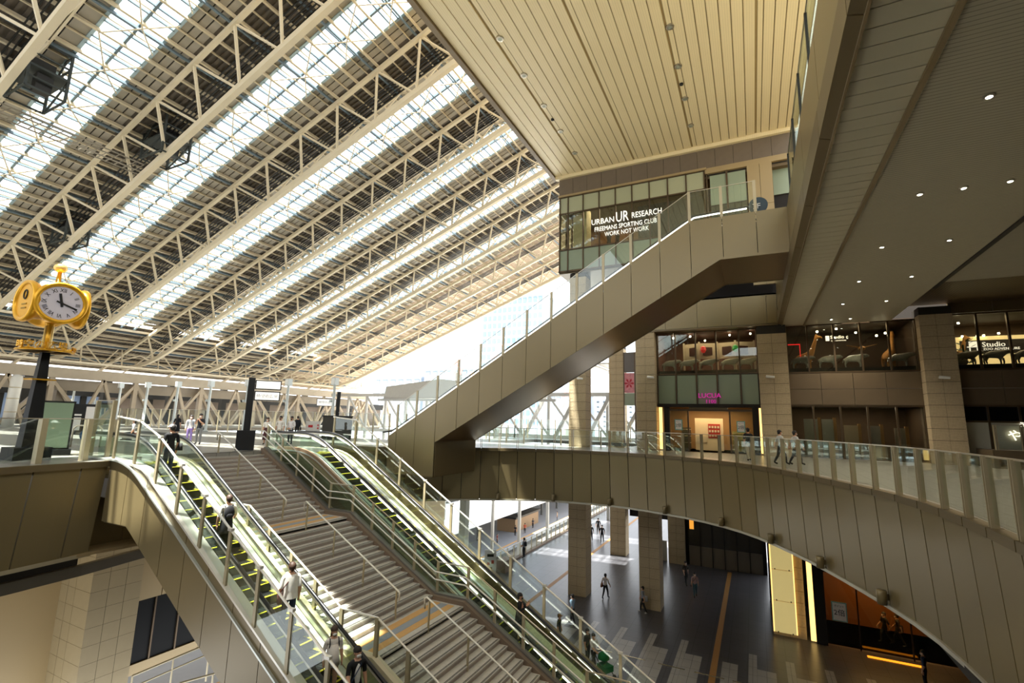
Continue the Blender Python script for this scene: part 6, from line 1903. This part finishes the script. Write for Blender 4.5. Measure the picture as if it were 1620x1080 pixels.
# left escalator riders
X = -18.45; p = person((X, 10.2, step_z(X)), 180, 1.76, 'boy with white cap and black tee riding near the top of the left escalator', top='#17171a', bottom='#243246', cap='#e9e6e0', mask=False, turn=0)
shoulder_bag(p, 1.76, '#1a1a1c', 'black bag on the side of the rider with white cap', side=1, z=.56)
X = -15.05; p = person((X, 10.3, step_z(X)), 160, 1.78, 'woman in white tee and long black skirt on the left escalator', top='#e9e4da', bottom='#141416', skirt=('#131316', .08), hair='short', hairm=HAIRB, mask=False, arms='onerail')
backpack(p, 1.78, '#16161a', 'black backpack worn by the woman in white tee')
X = -12.0; p = person((X, 10.35, step_z(X)), 150, 1.86, 'man in loose white shirt and jeans standing on the left escalator', top='#efebe2', bottom='#27364a', shoes='#b8ae86', tunic=None, jacket='#efebe2', hairm=HAIRB)
shoulder_bag(p, 1.86, '#5a2620', 'dark red shoulder bag on the man in white shirt', side=-1, z=.53, y=-.06)
X = -10.25; p = person((X, 10.4, step_z(X)), -30, 1.68, 'girl in long white tee with bare legs on the left escalator', top='#f1e9e2', bottom='#f1e9e2', tunic=('#f1e9e2', .44), bare=True, hairm=HAIRB, hair='long', arms='down')
backpack(p, 1.68, '#18181a', 'black backpack on the girl in the long white tee')
X = -9.4; p = person((X, 10.4, step_z(X)), -20, 1.84, 'young man in open black shirt over white on the left escalator', top='#161618', bottom='#1e2c44', front='#e9e6e0', sleeve='short', arms='onerail')
shoulder_bag(p, 1.84, '#20304a', 'navy bag hanging at the front of the man in open black shirt', side=1, z=.46, y=.05)
# deck
p = person((-37.5, 21.0, 0), 120, 1.62, 'woman in black dress standing far back on the deck', top='#15151a', bottom='#15151a', skirt=('#15151a', .25), hair='long')
p = person((-29.9, 17.5, 0), -40, 1.62, 'woman in white top and purple trousers on the deck', top='#d9d7da', bottom='#8b77b8', hair='long', sleeve='long')
backpack(p, 1.62, '#7a8aa0', 'grey blue backpack on the woman in purple trousers')
p = person((-28.0, 16.9, 0), -50, 1.72, 'man in dark tee and grey trousers photographing with his phone', top='#1d2028', bottom='#7d7f80', arms='phone')
phone(p, 1.72, 'phone held up by the man in grey trousers')
p = person((-25.8, 19.5, 0), -60, 1.6, 'woman in white blouse and dark red skirt in the group of three', top='#e6e2da', bottom='#4a2428', skirt=('#4a2428', .18), hair='bob', hairm=HAIRB)
p = person((-25.45, 20.1, 0), -60, 1.7, 'man in white shirt and beige trousers in the middle of three', top='#ece8e2', bottom='#b5ab95', mask='#1c1c1e')
p = person((-25.1, 20.6, 0), -70, 1.7, 'man in white shirt and dark trousers at the right of three', top='#e6e2e2', bottom='#4a4c50', mask='#1c1c1e', arms='front', sleeve='long')
p = person((-34.6, 29.0, 0), 150, 1.72, 'man in dark suit standing by the white cabinet', top='#15161a', bottom='#15161a', sleeve='long', jacket='#15161a')
shoulder_bag(p, 1.72, '#17171a', 'dark briefcase carried by the man in the suit', side=1, z=.4)
p = person((-32.6, 11.6, .03), -20, 1.65, 'person in pink top seated beside the green notice board', top='#b88a8f', bottom='#1a1a1c', legs='sit', arms='front')
p = person((-33.3, 16.2, .03), -120, 1.65, 'person in white shirt seated with back turned on the brown bench', top='#d9d9dc', bottom='#23262c', legs='sit', hair='bob')
p = person((-30.6, 8.5, .03), -30, 1.68, 'person in dark clothes seated on the long bench at the left edge', top='#3a2a22', bottom='#1b1b1d', legs='sit', hair='bob', hairm=HAIRB, arms='front')
p = person((-29.2, 8.6, .03), -60, 1.68, 'person in black seated on the long bench near the clock post', top='#141416', bottom='#141416', legs='sit', arms='front')
# curved bridge
p = person((1.1, 27.0, 0), 25, 1.64, 'person in white top walking on the curved bridge, nearer the entrance', top='#c9c6bf', bottom='#2a2a2c', legs='walk', arms='walk')
p = person((1.75, 27.3, 0), 25, 1.62, 'person in pale top with brown bag walking on the curved bridge', top='#b9b7b4', bottom='#26262a', legs='walk', arms='walk')
shoulder_bag(p, 1.62, '#8a5a2a', 'brown bag of the walker on the curved bridge', side=1)
p = person((-0.3, 28.6, 0), 100, 1.7, 'person in beige trousers walking towards the entrance doors', top='#1d1c1b', bottom='#b5a88e', legs='walk', arms='walk')
# right escalator
X = -8.3; p = person((X, 17.85, step_z(X)), 10, 1.68, 'person in black cardigan over pink riding down the right escalator', top='#17171a', bottom='#17171a', front='#c08a72', sleeve='long', arms='phone', mask='#1c1c1e', skirt=('#17171a', .2))
phone(p, 1.68, 'phone in the hand of the right escalator rider')
# lower concourse
p = person((-10.0, 26.6, Z3), 0, 1.62, 'child in dark shirt and brown cap beyond the right escalator', top='#2a2f2e', bottom='#3a3f3c', cap='#8a6a42', mask=False)
p = person((-8.1, 25.6, Z3), -20, 1.6, 'woman in dark top with white mask beside the stroller', top='#4a4a44', bottom='#2b2b2b', hair='bob')
p = person((-7.6, 25.0, Z3), -30, 1.68, 'man in white tee pushing the green stroller', top='#dedbd4', bottom='#2e2d2b', arms='push', legs='walk')
f, r_ = frame2(R(-30)); c0 = V(-6.9, 24.55, Z3)
t = thing('stroller', c0, 'green stroller pushed across the lower concourse', 'stroller')
GRN = cloth('#0f6a34')
slab(c0, r_, f, .5, .6, .35, .6).build('seat', GRN, t)
b_ = MB(); b_.ellipsoid(c0 - f * .1 + V(0, 0, .85), .28, .3, .28, 12, 6, z0=-.1); b_.build('hood', GRN, t, True)
for s_ in (-1, 1):
    MB().bar(c0 + r_ * .24 * s_ - f * .5 + V(0, 0, 1.0), c0 + r_ * .24 * s_ + f * .35 + V(0, 0, .15), .03, .03).build('frame_tube', DARKM, t)
    for d in (-.3, .35):
        q_ = c0 + r_ * .27 * s_ + f * d + V(0, 0, .12); MB().tube(q_ - r_ * .02, q_ + r_ * .02, .12, .12, 12).build('wheel', BLACKR, t)
MB().bar(c0 - r_ * .24 - f * .5 + V(0, 0, 1.0), c0 + r_ * .24 - f * .5 + V(0, 0, 1.0), .035, .035).build('handle', DARKM, t)
person((-10.3, 29.6, Z3), 160, 1.72, 'man in light blue shirt and dark trousers striding on the lower concourse', top='#8fa9c4', bottom='#1a1c24', legs='walk', arms='walk')
p = person((-9.75, 34.9, Z3), 75, 1.64, 'person in white shirt and dark shorts walking away past the column', top='#d9d2cc', bottom='#1c1d22', legs='walk', arms='walk', bare=False)
shoulder_bag(p, 1.64, '#7a2a22', 'red shoulder bag of the walker past the column', side=-1)
p = person((-6.95, 33.6, Z3), 175, 1.62, 'woman with blue and white top walking beside the lower column', top='#8d94a4', bottom='#1d1d20', shoes='#e6e3de', legs='walk', arms='walk')
shoulder_bag(p, 1.62, '#d9d7d2', 'large white tote bag of the woman beside the lower column', side=1, size=1.5)
person((-15.5, 50.2, Z3), -80, 1.68, 'person in black walking at the left of the far trio', top='#17181c', bottom='#2a2a2c', legs='walk', arms='walk')
person((-15.8, 53.8, Z3), -80, 1.68, 'person in black at the back of the far trio', top='#17181c', bottom='#3a332c', legs='walk', arms='walk')
person((-14.4, 50.4, Z3), -85, 1.7, 'person in black walking at the right of the far trio', top='#15161a', bottom='#191a1e', legs='walk', arms='walk')
p = person((-18.8, 41.0, Z3), 170, 1.72, 'man standing at the lower rail looking at the platforms', top='#8e9aa8', bottom='#202227', arms='front')
backpack(p, 1.72, '#1a1b1f', 'dark backpack on the man at the lower rail')
person((-5.2, 40.9, Z3), -60, 1.7, 'person in dark clothes in the shade of the lower concourse', top='#3a332c', bottom='#1d1c1c', legs='walk', arms='walk')
p = person((-4.3, 38.5, Z3), -80, 1.64, 'woman in pink top and jeans in the shade of the lower concourse', top='#a98d8a', bottom='#3d5a63', legs='walk', arms='walk', hair='bob')
shoulder_bag(p, 1.64, '#1b1b1d', 'black bag of the woman in pink on the dark concourse', side=1, size=1.3)
person((6.6, 31.0, Z3), 160, 1.7, 'person in navy shirt at the bottom right under the curved fascia', top='#1f2f4d', bottom='#1a1a1d')
for k, (x, c) in enumerate(((6.1, '#1a1613'), (6.7, '#2a211b'))):  # figures standing in for people mirrored in the glass
    p = person((x, 36.2, Z3), 200 - 30 * k, 1.66, 'reflection of a person in dark clothes, modelled %s behind the orange lit glass' % ('left', 'right')[k], top=c, bottom='#1a1512', legs='walk', arms='walk')
shoulder_bag(p, 1.66, '#2a1f18', 'dark bag of the reflected person behind the orange lit glass', side=1, size=1.5)
# platform people
for k, (x, y, c, d) in enumerate(((-37.5, 66, '#b48a5a', '#6a5a48'), (-36.2, 69, '#8a3a30', '#2a2a2c'), (-36.5, 76, '#23252a', '#1a1a1c'), (-35.9, 78.5, '#c0563a', '#2a2522'), (-36.4, 83, '#2a2d33', '#1d1d20'), (-35.2, 92, '#b9a98f', '#3a3a3a'), (-36.0, 104, '#202226', '#202226'), (-36.8, 106, '#33343a', '#1c1c1e'))):
    person((x, y, -17), 40 * k, 1.68, 'small figure waiting on the platform below, %s from the left' % 'first second third fourth fifth sixth seventh eighth'.split()[k], top=c, bottom=d, group='people on the platform')
